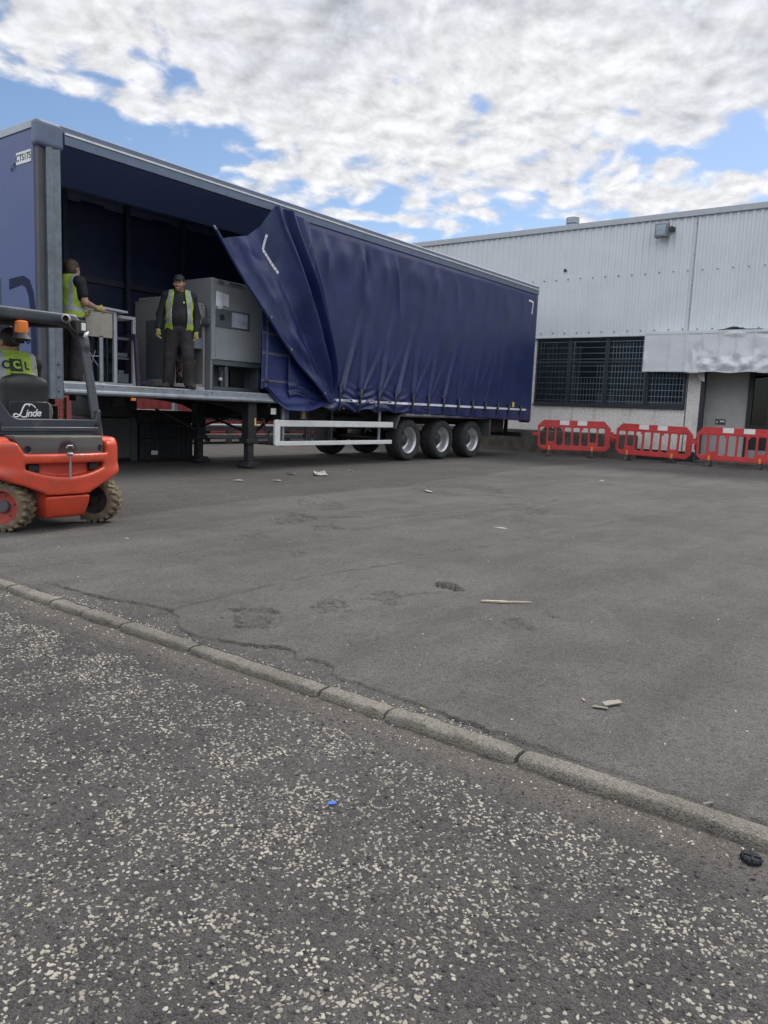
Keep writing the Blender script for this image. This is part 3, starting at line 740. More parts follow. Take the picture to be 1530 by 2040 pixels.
# landing legs
for yy in (.10, 1.44):
    lg = MB(); lg.box(3.76, 3.95, yy, yy + .17, .42, 1.12); lg.box(3.79, 3.92, yy + .025, yy + .145, .10, .45)
    lg.box(3.72, 3.98, yy - .02, yy + .19, .42, .50)
    L_ = lg.build('landing_leg', M_black, tr, bevel=.008)
    ft = MB(); ft.prism([(3.70, .012), (4.02, .012), (4.02, .04), (3.95, .11), (3.77, .11), (3.70, .04)], 'y', yy - .06, yy + .23); ft.build('foot', M_black, L_, bevel=.008)
    if yy < 1:
        y2 = MB(); y2.box(3.90, 3.935, yy - .004, yy, .73, .86); y2.build('worn_sticker', M_yellow, L_)
br = MB(); br.bar((3.85, .3, .95), (3.85, 1.6, .62), .05, .03); br.bar((3.85, .3, .62), (3.85, 1.6, .95), .05, .03); br.bar((4.0, .2, .60), (5.1, .7, 1.02), .05, .03); br.bar((3.75, 1.5, .60), (3.1, 1.8, .95), .05, .03)
br.tube([(4.0, .05, .85), (4.0, -.02, .85), (4.06, -.02, .62), (4.10, -.06, .58), (4.10, -.06, .45)], .014)
br.build('leg_braces', M_black, tr)
# side guard
sg_ = MB(); sg_.box(4.40, 7.76, -.03, 0.0, .722, .838); sg_.box(4.40, 7.74, -.03, 0.0, .378, .462)
s2 = MB(); s2.prism(rrect(4.27, 4.403, .376, .842, .045), 'y', -.036, .02)
guard = sg_.build('side_guard', M_white, tr, bevel=.010)
s2.build('end_piece', M_white, guard, bevel=.012)
s3 = MB()
for x in (4.48, 7.30):
    s3 = MB(); s3.box(x, x + .05, .0, .03, .36, 1.12)
    for z in np.arange(.5, 1.05, .08): s3.cyl((x + .025, -.002, z), (x + .025, .0, z), .012, n=8)
    s3.build('guard_bracket', M_galv, guard)
fg = MB(); fg.box(4.3, 7.7, WID - .03, WID, .73, .83); fg.box(4.3, 7.7, WID - .03, WID, .38, .46); fg.box(4.3, 4.42, WID - .03, WID, .46, .73); fg.build('side_guard', M_white, tr, bevel=.01)
# equipment slung beneath: mesh pallet carrier, air tank, valve box, labels
pc = MB()
for z in np.arange(.40, .72, .035): pc.box(4.75, 6.15, .32, .325, z, z + .006)
for x in np.arange(4.75, 6.16, .06): pc.box(x, x + .006, .318, .32, .39, .72)
for x in (4.72, 5.42, 6.15): pc.box(x, x + .04, .30, .34, .36, 1.1)
pc.box(4.72, 6.19, .30, 1.1, .355, .385)
pc.build('pallet_carrier', M_dgrey, tr)
tk = MB(); tk.tube([(6.4, .62, .82), (6.45, .62, .82), (7.35, .62, .82), (7.40, .62, .82)], [.10, .155, .155, .10], n=20); tk.build('air_tank', M_black, tr)
ib = MB(); ib.box(4.24, 4.36, .04, .06, .93, 1.04); ib.build('white_label', M_sign, tr, bevel=.003)
ib = MB(); ib.box(4.55, 4.70, .05, .08, .86, 1.04); ib.build('blue_valve_box', mat('blue_grey_box', (.10, .13, .22), .5), tr, bevel=.006)
ib = MB(); ib.box(5.03, 5.13, .05, .09, .86, 1.04); ib.build('brass_tag', mat('tan_plate', (.26, .19, .10), .5), tr, bevel=.004)
# mudguard over the axle group
mg = MB(); mg.box(8.08, 11.95, -.01, .42, 1.005, 1.035); mg.box(8.08, 11.95, -.025, -.01, .955, 1.04)
mg.prism([(8.08, 1.03), (7.98, .98), (7.84, .70), (7.88, .69), (8.02, .95), (8.12, 1.0)], 'y', -.02, .42)
mg.box(11.90, 11.945, -.02, .42, .52, 1.0)
mudg = mg.build('mudguard', M_dgrey, tr, bevel=.006)
ms = MB(); ms.box(8.2, 11.85, -.03, -.026, .985, 1.03); ms.build('bright_edge', M_galv, mudg)
# wheels
def wheel_parts(yc, side):
    w_ = MB(); R_ = .452; hw = .185
    prof = [(.285, -hw * .80), (.30, -hw * .95), (.36, -hw * 1.04), (.415, -hw * 1.0), (.440, -hw * .82), (.447, -hw * .60)]
    for c_ in (-.36, 0, .36): prof += [(R_, hw * (c_ - .16)), (R_, hw * (c_ + .0)), (.436, hw * (c_ + .02)), (.436, hw * (c_ + .08)), (R_, hw * (c_ + .10))]
    prof += [(.447, hw * .62), (.440, hw * .82), (.415, hw * 1.0), (.36, hw * 1.04), (.30, hw * .95), (.285, hw * .80)]
    ax = (0, -side, 0)
    w_.lathe(prof, (0, yc, 0), ax, 64)
    return w_
axles = [8.46, 9.81, 11.16]
first = None
for side, yc in ((1, .215), (-1, WID - .215)):
    for xx in axles:
        if first is None or side == -1 and xx == axles[0]:
            w_ = wheel_parts(yc, side); z0 = .452
            wh = w_.build('wheel', M_tyre, tr, smooth=40)
            wh.location = (xx, 0, z0)
            o_ = yc - side * .185
            rm = MB(); rm.lathe([(.272, .145), (.292, .16), (.298, .152), (.290, .135), (.262, .12), (.252, .05), (.245, -.02), (.225, -.04), (.20, -.055), (.12, -.06), (.10, -.055)], (0, yc, 0), (0, -side, 0), 56)
            rim = rm.build('rim', M_rim, wh, smooth=40)
            hb = MB(); hb.lathe([(.205, -.060), (.20, -.045), (.13, -.03), (.125, .045), (.10, .065), (0.001, .068)], (0, yc, 0), (0, -side, 0), 32); hb.build('hub', M_hub, wh, smooth=40)
            bt = MB()
            for k in range(10):
                a = 2 * math.pi * k / 10; bt.cyl((.165 * math.cos(a), yc + side * .045, .165 * math.sin(a)), (.165 * math.cos(a), yc - side * .0, .165 * math.sin(a)), .016, n=6)
            bt.build('wheel_nuts', M_rim, wh)
            cur = wh; first = cur
        else:
            c_ = copy_tree(first, tr); c_.location = (xx, 0, .452)
            for j, s_ in enumerate(c_.children): pass
for ob in [o for o in tr.children if o.name.startswith('wheel')]:
    ob.rotation_euler = (0, random.random() * 6, 0)
ab = MB()
for xx in axles: ab.cyl((xx, .3, .452), (xx, WID - .3, .452), .07); ab.prism([(xx - .5, .66), (xx - .1, .40), (xx + .12, .40), (xx + .14, .55), (xx - .4, .74)], 'y', .60, .72)
ab.build('axles', M_black, tr)
# rear frame, doors edge, lamps, bumper
re_ = MB(); re_.box(LEN - .09, LEN + .02, -.02, .13, 1.0, 4.33); re_.box(LEN - .09, LEN + .02, WID - .13, WID + .02, 1.0, 4.5); re_.box(LEN - .05, LEN + .01, .1, WID - .1, 1.2, 4.5)
re_.build('rear_frame', M_cap, tr, bevel=.008)
rb = MB(); rb.box(LEN - .12, LEN + .03, -.01, WID + .01, .99, 1.16); rb.prism([(LEN - .42, 1.10), (LEN - .40, .98), (LEN - .30, .90), (LEN + .0, .89), (LEN + .02, 1.10)], 'y', .0, .16)
rb.box(LEN - .30, LEN - .18, .1, WID - .1, .50, .62); rb.box(LEN - .26, LEN - .2, .55, .65, .6, 1.05); rb.box(LEN - .26, LEN - .2, 1.9, 2.0, .6, 1.05)
rb.box(12.2, 13.3, .35, .9, .62, 1.0)
rb.build('rear_bumper', M_black, tr, bevel=.01)
for x in (1.35, 6.1, 9.0, 12.15):
    ml = MB(); ml.box(x, x + .075, -.028 if x > 5 else -.036, .0, 1.075 if x < 11 else 1.03, 1.115 if x < 11 else 1.065); ml.build('marker_lamp', M_orange, tr, bevel=.006)

# near-side curtain ------------------------------------------------
BX = [11.428, 12.026, 12.647, 13.237, 13.844, 14.468, 15.087, 15.721, 16.368, 16.977, 17.616, 18.21, 18.891]
BXl = np.array([b_ - TX for b_ in BX])
def curtain_y(x, z):
    """outward (negative) displacement of the curtain face"""
    x = np.asarray(x, float); z = np.asarray(z, float)
    y = np.full(x.shape, -.045)
    fr = sst(13.2, 6.0, x)                       # slack is stronger towards the open end
    y -= .020 * (fbm(x * .9, z * .5, 1.0, 3) - .5) * 2 * sst(4.4, 3.6, z)
    # sagging folds at the top between the rollers
    top = sst(2.75, 4.05, z) * sst(4.31, 4.08, z)
    for fx_, fw, fh, fa, fs_ in ((4.95, .10, .9, .09, .12), (5.35, .13, .75, .07, .20), (5.9, .20, .6, .05, .05), (6.45, .12, .95, .075, .14), (6.62, .07, .8, -.05, .16), (7.2, .16, .7, .05, .10), (7.55, .06, 1.05, .055, .20),
                               (8.3, .22, .5, .04, .05), (9.1, .15, .6, .032, .12), (9.9, .10, .8, .022, .18), (10.7, .25, .6, .02, .1), (12.3, .2, .7, .014, .1)):
        dz_ = np.maximum(4.30 - z, 0); u = (x - fx_ - fs_ * dz_) / (fw * (.45 + .9 * dz_ / fh))
        y -= 1.15 * fa * np.exp(-np.abs(u) ** 1.5) * sst(4.32, 3.86, z) * sst(fh * 1.5, fh * .4, dz_)
    top2 = sst(3.3, 4.0, z) * sst(4.32, 3.95, z)
    y -= top2 * (.3 + .7 * fr) * .030 * (fbm(x * 3.6, z * .8, 6.0, 2) - .5) * 2
    # tension folds fanning up and back from each buckle
    for i, bx in enumerate(BXl):
        k_ = float(np.interp(bx, [6, 8, 11, 13.5], [.95, .85, .30, .06]))
        ht = z - 1.36
        for sl, wd, am, hh in ((.28, .036, .062, 1.2), (.66, .045, .030, .6), (-.12, .04, .022, .7)):
            s2_ = sl * (.8 + .5 * math.sin(i * 2.1 + sl * 7))
            cx_ = bx + s2_ * np.maximum(ht, 0) ** .95
            w_ = wd + .060 * np.maximum(ht, 0)
            u = (x - cx_) / w_
            prof = np.exp(-(u - .55) ** 2) - .8 * np.exp(-((u + .75) / .9) ** 2)
            hh_ = hh * (.6 + .7 * abs(math.sin(i * 1.7 + .4)))
            y -= k_ * am * prof * sst(-.06, .10, ht) * np.exp(-np.maximum(ht, 0) / hh_)
    # hem pulled in at the straps, puffed between them
    hem = sst(1.62, 1.22, z)
    dmin = np.min(np.abs(x[..., None] - BXl), axis=-1)
    y -= hem * (.05 * sst(0, .28, dmin) - .012) * (.35 + .65 * sst(12, 6.5, x))
    y -= hem * .020 * np.sin(z * 42 + 3 * np.sin(x * 5)) * sst(9.5, 6.2, x) * sst(0, .2, dmin)
    y -= hem * .022 * (fbm(x * 6, z * 9, 2.0, 3) - .5) * 2 * sst(11, 6, x)
    # crumple where it starts
    y -= .05 * sst(6.6, 5.2, x) * (fbm(x * 2.5, z * .9, 8.0, 3) - .45) * sst(4.4, 3.9, z)
    y = y + (np.full(x.shape, -.018) - y) * sst(4.24, 4.33, z)
    return y
xs = np.concatenate([np.arange(4.55, 8.5, .022), np.arange(8.5, 13.97, .034), [14.0, 14.06]])
zs = np.concatenate([np.arange(1.06, 2.4, .020), np.arange(2.4, 4.33, .036), [4.345]])
Xc, Zc = np.meshgrid(xs, zs)
Yc = curtain_y(Xc, Zc)
zb = Zc - sst(1.4, 1.06, Zc) * (.035 * np.sin(Xc * 9) * sst(9, 6, Xc) + .02 * (fbm(Xc * 4, Xc * 0, 3.0, 2) - .5))
zb = zb - sst(1.3, 1.06, Zc) * np.interp(Xc, [4.5, 5.6, 9, 14.1], [.0, .0, .03, .13])
V = np.stack([Xc, Yc, zb], -1).reshape(-1, 3); n_ = len(xs)
ii = (np.arange(len(zs) - 1)[:, None] * n_ + np.arange(n_ - 1)[None]).ravel()
cur = np_mesh('side_curtain', V, np.stack([ii, ii + 1, ii + n_ + 1, ii + n_], 1), M_pvc, tr, 180)
md = cur.modifiers.new('solid', 'SOLIDIFY'); md.thickness = .004; md.offset = -1
def on_curtain(x, z, off=.004):
    return Vector((x, float(curtain_y(np.array([x]), np.array([z]))[0]) - off, z))
# retro-reflective strip along the hem, in lengths between the straps
ends = [5.52] + list(BXl) + [13.80]
for a, b_ in zip(ends, ends[1:]):
    stp = MB(); n = max(6, int((b_ - a) / .03)); zz = lambda x: np.interp(x, [5.5, 13.8], [1.237, 1.238])
    for i in range(n):
        x0, x1 = a + .03 + (b_ - a - .06) * i / n, a + .03 + (b_ - a - .06) * (i + (.9 if a < 8.2 else 1.0)) / n
        stp.add([on_curtain(x0, zz(x0) - .022), on_curtain(x1, zz(x1) - .022), on_curtain(x1, zz(x1) + .026), on_curtain(x0, zz(x0) + .026)], [(0, 1, 2, 3)])
    stp.build('reflective_strip', M_refl, cur, smooth=None, solid=.002)
cm_ = MB()
for a, b_ in (((13.55, 4.12), (13.81, 4.10)), ((13.81, 4.10), (13.77, 3.78))):
    n = 8
    for i in range(n):
        f0, f1 = i / n, (i + .95) / n
        A = (a[0] + (b_[0] - a[0]) * f0, a[1] + (b_[1] - a[1]) * f0); B = (a[0] + (b_[0] - a[0]) * f1, a[1] + (b_[1] - a[1]) * f1)
        d = Vector((B[0] - A[0], B[1] - A[1])).normalized(); nn = (-d.y * .025, d.x * .025)
        cm_.add([on_curtain(A[0] - nn[0], A[1] - nn[1], .006), on_curtain(B[0] - nn[0], B[1] - nn[1], .006), on_curtain(B[0] + nn[0], B[1] + nn[1], .006), on_curtain(A[0] + nn[0], A[1] + nn[1], .006)], [(0, 1, 2, 3)])
cm_.build('corner_marking', M_refl, cur, smooth=None, solid=.002)
yl = MB(); c0 = on_curtain(13.02, 1.35, .006); yl.box(c0.x - .055, c0.x + .055, c0.y - .003, c0.y, c0.z - .055, c0.z + .07); yl.build('yellow_label', M_yellow, cur)
# buckles and straps
for bx in BXl:
    zt = float(np.interp(bx, [5.9, 13.5], [1.50, 1.335])); zb_ = zt - .46
    yb = float(curtain_y(np.array([bx]), np.array([zt]))[0])
    k = MB(); k.tube([(bx, yb - .006, zt), (bx + .004, yb - .02, zt - .10), (bx, yb - .018, zt - .2), (bx - .004, yb - .03, 1.24), (bx - .006, -.05, 1.16), (bx - .006, -.035, max(zb_, 1.02))], [.020, .022, .022, .020, .020, .018], n=6)
    st_ = k.build('strap', M_blackp, tr)
    k = MB(); k.box(bx - .026, bx + .026, yb - .042, yb - .014, zt - .16, zt + .005); k.box(bx - .032, bx + .032, yb - .05, yb - .016, zt - .185, zt - .15)
    k.build('buckle', M_hub, st_, bevel=.006)
    k = MB(); k.box(bx - .012, bx + .014, yb - .046, yb - .041, zt - .12, zt - .02); k.build('lever', M_strap, st_, bevel=.002)

# the loosened front edge: a flap swung out and back, gathered in long folds that meet at the hem
Bt = Vector((2.84, -.22, 3.62)); At = Vector((4.11, -.02, 4.40)); A2 = Vector((4.98, -.03, 4.30)); Cb = Vector((5.50, -.20, 1.20)); C2 = Vector((5.78, -.06, 1.30))
tu = np.array([0, .10, .28, .40, .48, .55, .70, .82, 1.0])
tpx = np.array([2.84, 3.10, 3.42, 3.70, 4.00, 4.13, 4.40, 4.66, 5.05]); tpz = np.array([3.62, 3.70, 3.78, 3.98, 4.36, 4.40, 4.37, 4.35, 4.33])
def flap(u, v):
    u = np.asarray(u, float); v = np.asarray(v, float)
    x0 = np.interp(u, tu, tpx); z0 = np.interp(u, tu, tpz)
    x1 = 5.48 + .42 * u; z1 = 1.19 + .20 * u ** 1.5
    vv = v
    bow = np.sin(math.pi * v) * np.interp(u, [0, .5, 1], [-.07, .07, .10])
    x = x0 + (x1 - x0) * vv + bow * 1.0; z = z0 + (z1 - z0) * vv + np.sin(math.pi * v) * np.interp(u, [0, .5, 1], [-.06, .05, .05])
    y = np.interp(u, [0, .3, .5, .7, 1], [-.20, -.17, -.14, -.16, -.02])
    # long ridges
    for uc, w_, am in ((.50, .050, .16), (.60, .035, -.10), (.72, .045, .17), (.80, .03, -.09), (.90, .035, .07), (.22, .10, .035), (.36, .06, -.05)):
        e = (.35 + .65 * sst(0, .45, v)) * sst(1.04, .80, v)
        d = (u - uc + .02 * np.sin(v * 5 + uc * 9)) / w_
        y = y - am * e * np.exp(-d * d)
    y = y - .055 * (fbm(u * 6 + v * 3, v * 5, 2.0, 3) - .5) * 2 * sst(.8, .3, u) - .05 * (np.abs(fbm(u * 3 - v * 2, v * 3.2, 9.0, 2) - .5) * 3 - .4) * sst(.95, .5, u) * sst(0, .15, v)
    y = np.minimum(y, -.03)
    return x, y, z
nu, nv = 130, 110
U, Vv = np.meshgrid(np.linspace(0, 1, nu), np.linspace(0, 1, nv))
fx, fy, fz = flap(U, Vv)
V = np.stack([fx, fy, fz], -1).reshape(-1, 3)
ii = (np.arange(nv - 1)[:, None] * nu + np.arange(nu - 1)[None]).ravel()
fl = np_mesh('curtain_flap', V, np.stack([ii, ii + nu, ii + nu + 1, ii + 1], 1), M_pvc, tr, 180)
pts_ = [Vector(tuple(float(c[0]) for c in flap(np.array([0.0]), np.array([t])))) for t in np.linspace(0, 1, 14)]
d0 = (pts_[0] - pts_[1]).normalized()
po_ = MB(); po_.tube([pts_[0] + d0 * .16] + pts_, .026, n=10); po_.build('curtain_pole', M_pvc, fl)
pf = MB(); pf.tube([pts_[0] + d0 * .22, pts_[0] + d0 * .14], .018, n=8)
for t in (.42, .62, .93):
    c = Vector(tuple(float(a[0]) for a in flap(np.array([0.012]), np.array([t])))); pf.cyl(c + Vector((0, -.03, 0)), c + Vector((0, -.045, 0)), .018, n=10)
pf.build('pole_fittings', M_galv, fl)
# reflective corner mark on the flap
fm = MB()
def fp(u, v, off=.008):
    x, y, z = flap(np.array([u]), np.array([v])); return Vector((float(x[0]), float(y[0]) - off, float(z[0])))
def tape(a, b_, n, wd):
    for i in range(n):
        for (f0, f1) in ((i / n, (i + .86) / n),):
            p0, p1 = (a[0] + (b_[0] - a[0]) * f0, a[1] + (b_[1] - a[1]) * f0), (a[0] + (b_[0] - a[0]) * f1, a[1] + (b_[1] - a[1]) * f1)
            A, B = fp(*p0), fp(*p1); d = (B - A).normalized(); nn = d.cross(Vector((0, 1, 0))) * wd
            fm.add([A - nn, B - nn, B + nn, A + nn], [(0, 1, 2, 3)])
tape((.41, .055), (.345, .10), 6, .024); tape((.345, .10), (.385, .245), 7, .024)
fm.build('corner_marking', M_refl, fl, smooth=None, solid=.003)
# folded-back lower cloth, lining outwards, with webbing straps
def lin(u, v):
    x = 3.95 + 1.82 * u; z = 2.75 - 1.68 * v
    s_ = sst(.80, 1.0, v)
    y = .015 - .16 * s_ * np.sin(math.pi * np.clip(v, 0, 1) * .62) - .02 * np.sin(u * 9 + v * 4) * (.3 + v) - .05 * s_ * (fbm(u * 6, v * 3, 3.3, 2) - .5) * 2
    sagz = s_ * (-.06 * np.sin(math.pi * np.clip(u * 1.15, 0, 1)) + .30 * sst(.30, 0.0, u) + .13 * sst(.6, 1.0, u))
    y = y - s_ * .03 * np.sin(v * 55 + u * 4)
    return x, y, z + sagz
U, Vv = np.meshgrid(np.linspace(0, 1, 70), np.linspace(0, 1, 90))
lx, ly, lz = lin(U, Vv)
V = np.stack([lx, ly, lz], -1).reshape(-1, 3); nu = 70; ii = (np.arange(89)[:, None] * nu + np.arange(nu - 1)[None]).ravel()
ln_o = np_mesh('curtain_lining', V, np.stack([ii, ii + nu, ii + nu + 1, ii + 1], 1), M_pvc_in, tr, 180)
md = ln_o.modifiers.new('solid', 'SOLIDIFY'); md.thickness = .005
lw = MB()
def lp_(u, v):
    x, y, z = lin(np.array([u]), np.array([v])); return Vector((float(x[0]), float(y[0]) - .007, float(z[0])))
for u in (.065, .60):
    for i in range(20):
        v0, v1 = i / 22, (i + 1) / 22
        lw.add([lp_(u - .014, v0), lp_(u + .014, v0), lp_(u + .014, v1), lp_(u - .014, v1)], [(0, 1, 2, 3)])
for v in (.26, .46, .735):
    for i in range(20):
        u0, u1 = i / 20, (i + 1) / 20
        lw.add([lp_(u0, v - .013 + .02 * u0), lp_(u1, v - .013 + .02 * u1), lp_(u1, v + .013 + .02 * u1), lp_(u0, v + .013 + .02 * u0)], [(0, 1, 2, 3)])
lw.build('webbing', mat('blue_grey_webbing', (.085, .095, .15), .7), ln_o, smooth=None, solid=.003)
hk = MB(); c = lp_(.065, .735); hk.box(c.x - .03, c.x + .05, c.y - .03, c.y - .006, c.z - .025, c.z + .02); hk.build('webbing_ratchet', M_hub, ln_o, bevel=.006)

M_post = mat('dark_post', (.032, .038, .055), .6)
# far-side curtain with its posts and slats seen through the opening
fc_ = MB(); fc_.grid(80, 20, lambda u, v: (.3 + (LEN - .4) * u, WID - .02 + .015 * math.sin(u * 60 + v * 2), 1.12 + 3.25 * v)); fc_.build('side_curtain', mat('curtain_inner_face', (.024, .033, .075), .6, var=.15, trans=.06), tr, solid=.004)
for x in (1.75, 2.95, 4.15, 7.5, 10.5):
    pp = MB(); pp.box(x, x + .09, WID - .15, WID - .07, 1.285, 4.45); pp.build('side_post', M_post, tr, bevel=.005)
sl_ = MB()
for z in (1.85, 2.45, 3.05): sl_.box(.35, LEN - .2, WID - .065, WID - .045, z, z + .10)
sl_.build('load_slats', mat('grey_slat', (.04, .046, .065), .6), tr)
ds = MB()
for z in (2.2, 3.0):
    for x in (.9, 2.2): ds.box(x, x + .01, WID - .068, WID - .066, z - .4, z + .4)
ip = MB(); ip.box(.055, .07, .15, WID - .15, 1.30, 4.3); ip.build('inner_bulkhead', mat('ply_lining', (.06, .075, .12), .7, var=.2), tr)

# ------------------------------------------------------------------ warehouse; outside wall plane at x = WX
WX = 21.9
M_clad = mat('white_cladding', (.59, .622, .648), .45, var=.03, vscale=1.2, dirt=(.48, .50, .50), dscale=.9, damt=.30, streak=((.48, .48, .46), (5, 5, .35), .13))
M_flash = mat('grey_flashing', (.40, .42, .45), .5, var=.06)
M_harl = mat('roughcast_render', (.72, .70, .67), .95, var=.16, vscale=22, bump=1.0, bscale=42, dirt=(.40, .36, .31), dscale=1.6, damt=.65, streak=((.33, .29, .24), (4, 4, .8), .5))
M_harl2 = mat('smooth_render', (.47, .46, .45), .85, var=.06, vscale=5, bump=.2, bscale=40, dirt=(.35, .33, .30), dscale=1.3, damt=.4)
M_plinth = mat('dark_plinth', (.095, .085, .072), .9, var=.3, vscale=5, bump=.4, bscale=40, dirt=(.045, .042, .04), dscale=2, damt=.7, streak=((.14, .13, .10), (8, 8, 1), .4))
M_frame = mat('slate_window_frame', (.026, .032, .042), .45, var=.1)
M_pane = glass('window_glass', (.88, .91, .93), 1.9)
M_bars = mat('white_grille', (.80, .82, .83), .5)
M_blind = mat('vertical_blind', (.20, .22, .235), .8, var=.2)
M_room = mat('dim_room', (.05, .055, .06), .9)
M_door = mat('dark_door', (.016, .020, .025), .4)
M_sheet = mat('crumpled_white_sheet', (.60, .62, .65), .5, metal=0, var=.04, dirt=(.42, .42, .42), dscale=1.5, damt=.3)
bd = empty('warehouse_building', (WX, 0, 0), 0, 'white corrugated warehouse with dark strip windows and a dented canopy over its entrance', 'warehouse')
Y0, Y1 = -16.0, 27.0
# upper cladding: trapezoidal sheet
prof = []; pitch = .19; y = Y0
while y < Y1:
    prof += [(y, 0), (y + .085, 0), (y + .107, .025), (y + .168, .025)]; y += pitch
vs = []; fs = []
zr = [3.44, 4.0, 4.6, 5.2, 5.8, 6.52]
for z in zr:
    for (yy, d) in prof: vs.append((-.05 - d, yy, z))
n_ = len(prof)
for j in range(len(zr) - 1):
    for i in range(n_ - 1): fs.append((j * n_ + i, j * n_ + i + 1, (j + 1) * n_ + i + 1, (j + 1) * n_ + i))
c = MB(); c.add(vs, fs); clad = c.build('wall_cladding', M_clad, bd, smooth=None)
c = MB(); c.box(-.125, -.035, Y0, Y1, 6.50, 6.655); c.box(-.10, -.045, Y0, Y1, 3.405, 3.437); c.box(-.096, -.03, 6.415, 6.44, 3.44, 6.5)
c.build('flashing', M_flash, bd, bevel=.008)
c = MB()
for (z, st) in ((3.56, .38), (5.10, .38)):
    yy = Y0 + .14 + .38 * 52
    while yy < 12.6: c.cyl((-.048, yy, z), (-.106, yy, z + random.uniform(-.01, .01)), .016, n=6); yy += st
for z in (4.1, 4.7, 5.5, 6.3): c.cyl((-.09, 6.428, z), (-.106, 6.428, z), .014, n=6)
c.build('cladding_screws', M_dgrey, clad)
c = MB(); c.cyl((-.05, 10.10, 5.37), (-.097, 10.10, 5.37), .042, n=14); c.build('hole_disc', M_ink, clad)  # black disc stands in for the dark inside a hole
c = MB(); c.add([(-.06, Y0, 6.6), (-.06, Y1, 6.6), (24, Y1, 7.3), (24, Y0, 7.3)], [(0, 1, 2, 3)])
roofb = c.build('roof', M_flash, bd, solid=.05)
c = MB(); c.cyl((1.2, 10.55, 6.5), (1.2, 10.55, 7.07), .16, n=16); c.cyl((1.2, 10.55, 7.0), (1.2, 10.55, 7.17), .20, n=16); c.build('chimney', M_galv, roofb)
# lower wall
WB, WT = 1.47, 3.42
edges = [10.87, 9.79, 8.64, 7.44, 6.345]
c = MB()
c.box(0, .3, 5.97, 10.87, .0, WB - .06); c.box(0, .3, 10.87, Y1, .0, 3.43); c.box(0, .3, 5.97, 6.345, WB - .06, 3.43); c.box(.29, .6, Y0, Y1, 3.41, 6.5)
c.box(0, .3, Y0, 2.6, .0, 3.43); c.box(0.0, 24, Y0, Y0 + .3, 0, 6.5); c.box(0, 24, Y1 - .3, Y1, 0, 6.5); c.box(23.7, 24, Y0, Y1, 0, 7.2)
lowall = c.build('lower_wall', M_harl, bd, smooth=None)
c = MB(); c.box(-.012, .01, 6.31, 6.33, .1, 2.45); c.build('render_bead', M_frame, lowall)
# interior seen through the panes
c = MB(); c.box(2.6, 2.7, 6.25, 12.0, .2, 3.5); c.box(.3, 2.6, 11.6, 11.7, .2, 3.4); c.box(.3, 2.6, 6.12, 6.24, .2, 3.4); c.box(.3, 2.6, 6.24, 11.6, .15, .2); c.box(.3, 2.6, 6.24, 11.6, 3.42, 3.5)
room = c.build('room_lining', M_room, bd, smooth=None)
c = MB()
for k in range(9): c.box(1.2, 1.21, 11.0 - .13 * k, 11.09 - .13 * k, .9, 3.3)
c.box(.9, 1.3, 6.6, 8.3, 1.0, 1.65); c.box(1.3, 1.6, 8.9, 9.4, 1.0, 1.9)
c.build('blinds', M_blind, room, smooth=None)
c = MB()
for k in range(60):
    a = random.random() * 6.28; r_ = random.random() * .26
    p = Vector((.95 + .5 * r_ * math.cos(a), 8.95 + r_ * math.sin(a), 1.62 + .75 * random.random())); d = Vector((random.uniform(-1, 1), random.uniform(-1, 1), random.uniform(-.2, 1))).normalized() * .16
    n2_ = d.cross(Vector((.3, .8, .2))).normalized() * .045
    c.add([p, p + d * .5 + n2_, p + d, p + d * .5 - n2_], [(0, 1, 2, 3)])
c.build('pot_plant', mat('plant_leaves', (.06, .13, .025), .6, var=.4), room, smooth=None)
for i, (a, b_) in enumerate(zip(edges, edges[1:])):
    f = MB(); t_ = .055
    f.box(-.03, .08, b_ + .003, b_ + t_, WB, WT); f.box(-.03, .08, a - t_, a - .003, WB, WT)
    f.box(-.028, .078, b_ + t_, a - t_, WB, WB + t_); f.box(-.028, .078, b_ + t_, a - t_, WT - t_, WT); f.box(-.026, .076, b_ + t_, a - t_, 2.67, 2.73)
    wf = f.build('window', M_frame, bd, bevel=.004)
    g = MB(); g.box(.015, .021, b_ + t_, a - t_, WB + t_, 2.67); g.box(.015, .021, b_ + t_, a - t_, 2.73, WT - t_); g.build('pane', M_pane, wf, smooth=None)
    g = MB(); z = WB + .13
    for z in np.linspace(WB + .12, 2.60, 7): g.box(.036, .044, b_ + t_, a - t_, z - .008, z + .008)
    for z in np.linspace(2.80, 3.30, 4): g.box(.036, .044, b_ + t_, a - t_, z - .008, z + .008)
    g.build('grille', M_bars, wf, smooth=None)
    g = MB(); y = b_ + .1; sel = (4, 0, 1, 1)[i]
    while y < a - .08:
        if i == 0: 
            if y > a - .62 or y < b_ + .35: g.box(.062, .068, y, y + (.012 if y < b_ + .35 else .03), WB + .06, 3.3)
        elif i == 1: g.box(.062, .068, y, y + .010, WB + .06, WB + .75 + .5 * (1 if y < b_ + .3 else .0)); 
        else: g.box(.062, .068, y, y + .012, WB + .06, 3.25)
        y += .095
    if i == 1: g.box(.062, .070, a - .11, a - .09, WB + .06, 3.3)
    g.build('security_bars', M_bars if i != 0 else M_blind, wf, smooth=None)
c = MB(); c.box(-.07, .02, 6.345, 10.89, WB - .055, WB - .003); c.build('window_sill', M_frame, bd, bevel=.006)
# plinth along the foot of the wall
c = MB(); c.box(-.55, -.003, 7.55, Y1, -.15, .66); c.build('plinth', M_plinth, bd, bevel=.03, smooth=None)
c = MB(); c.box(-.03, -.003, 5.98, 7.55, -.15, .28); c.build('dark_gap_strip', M_black, bd, smooth=None)  # black strip standing in for the shaded gap below the wall
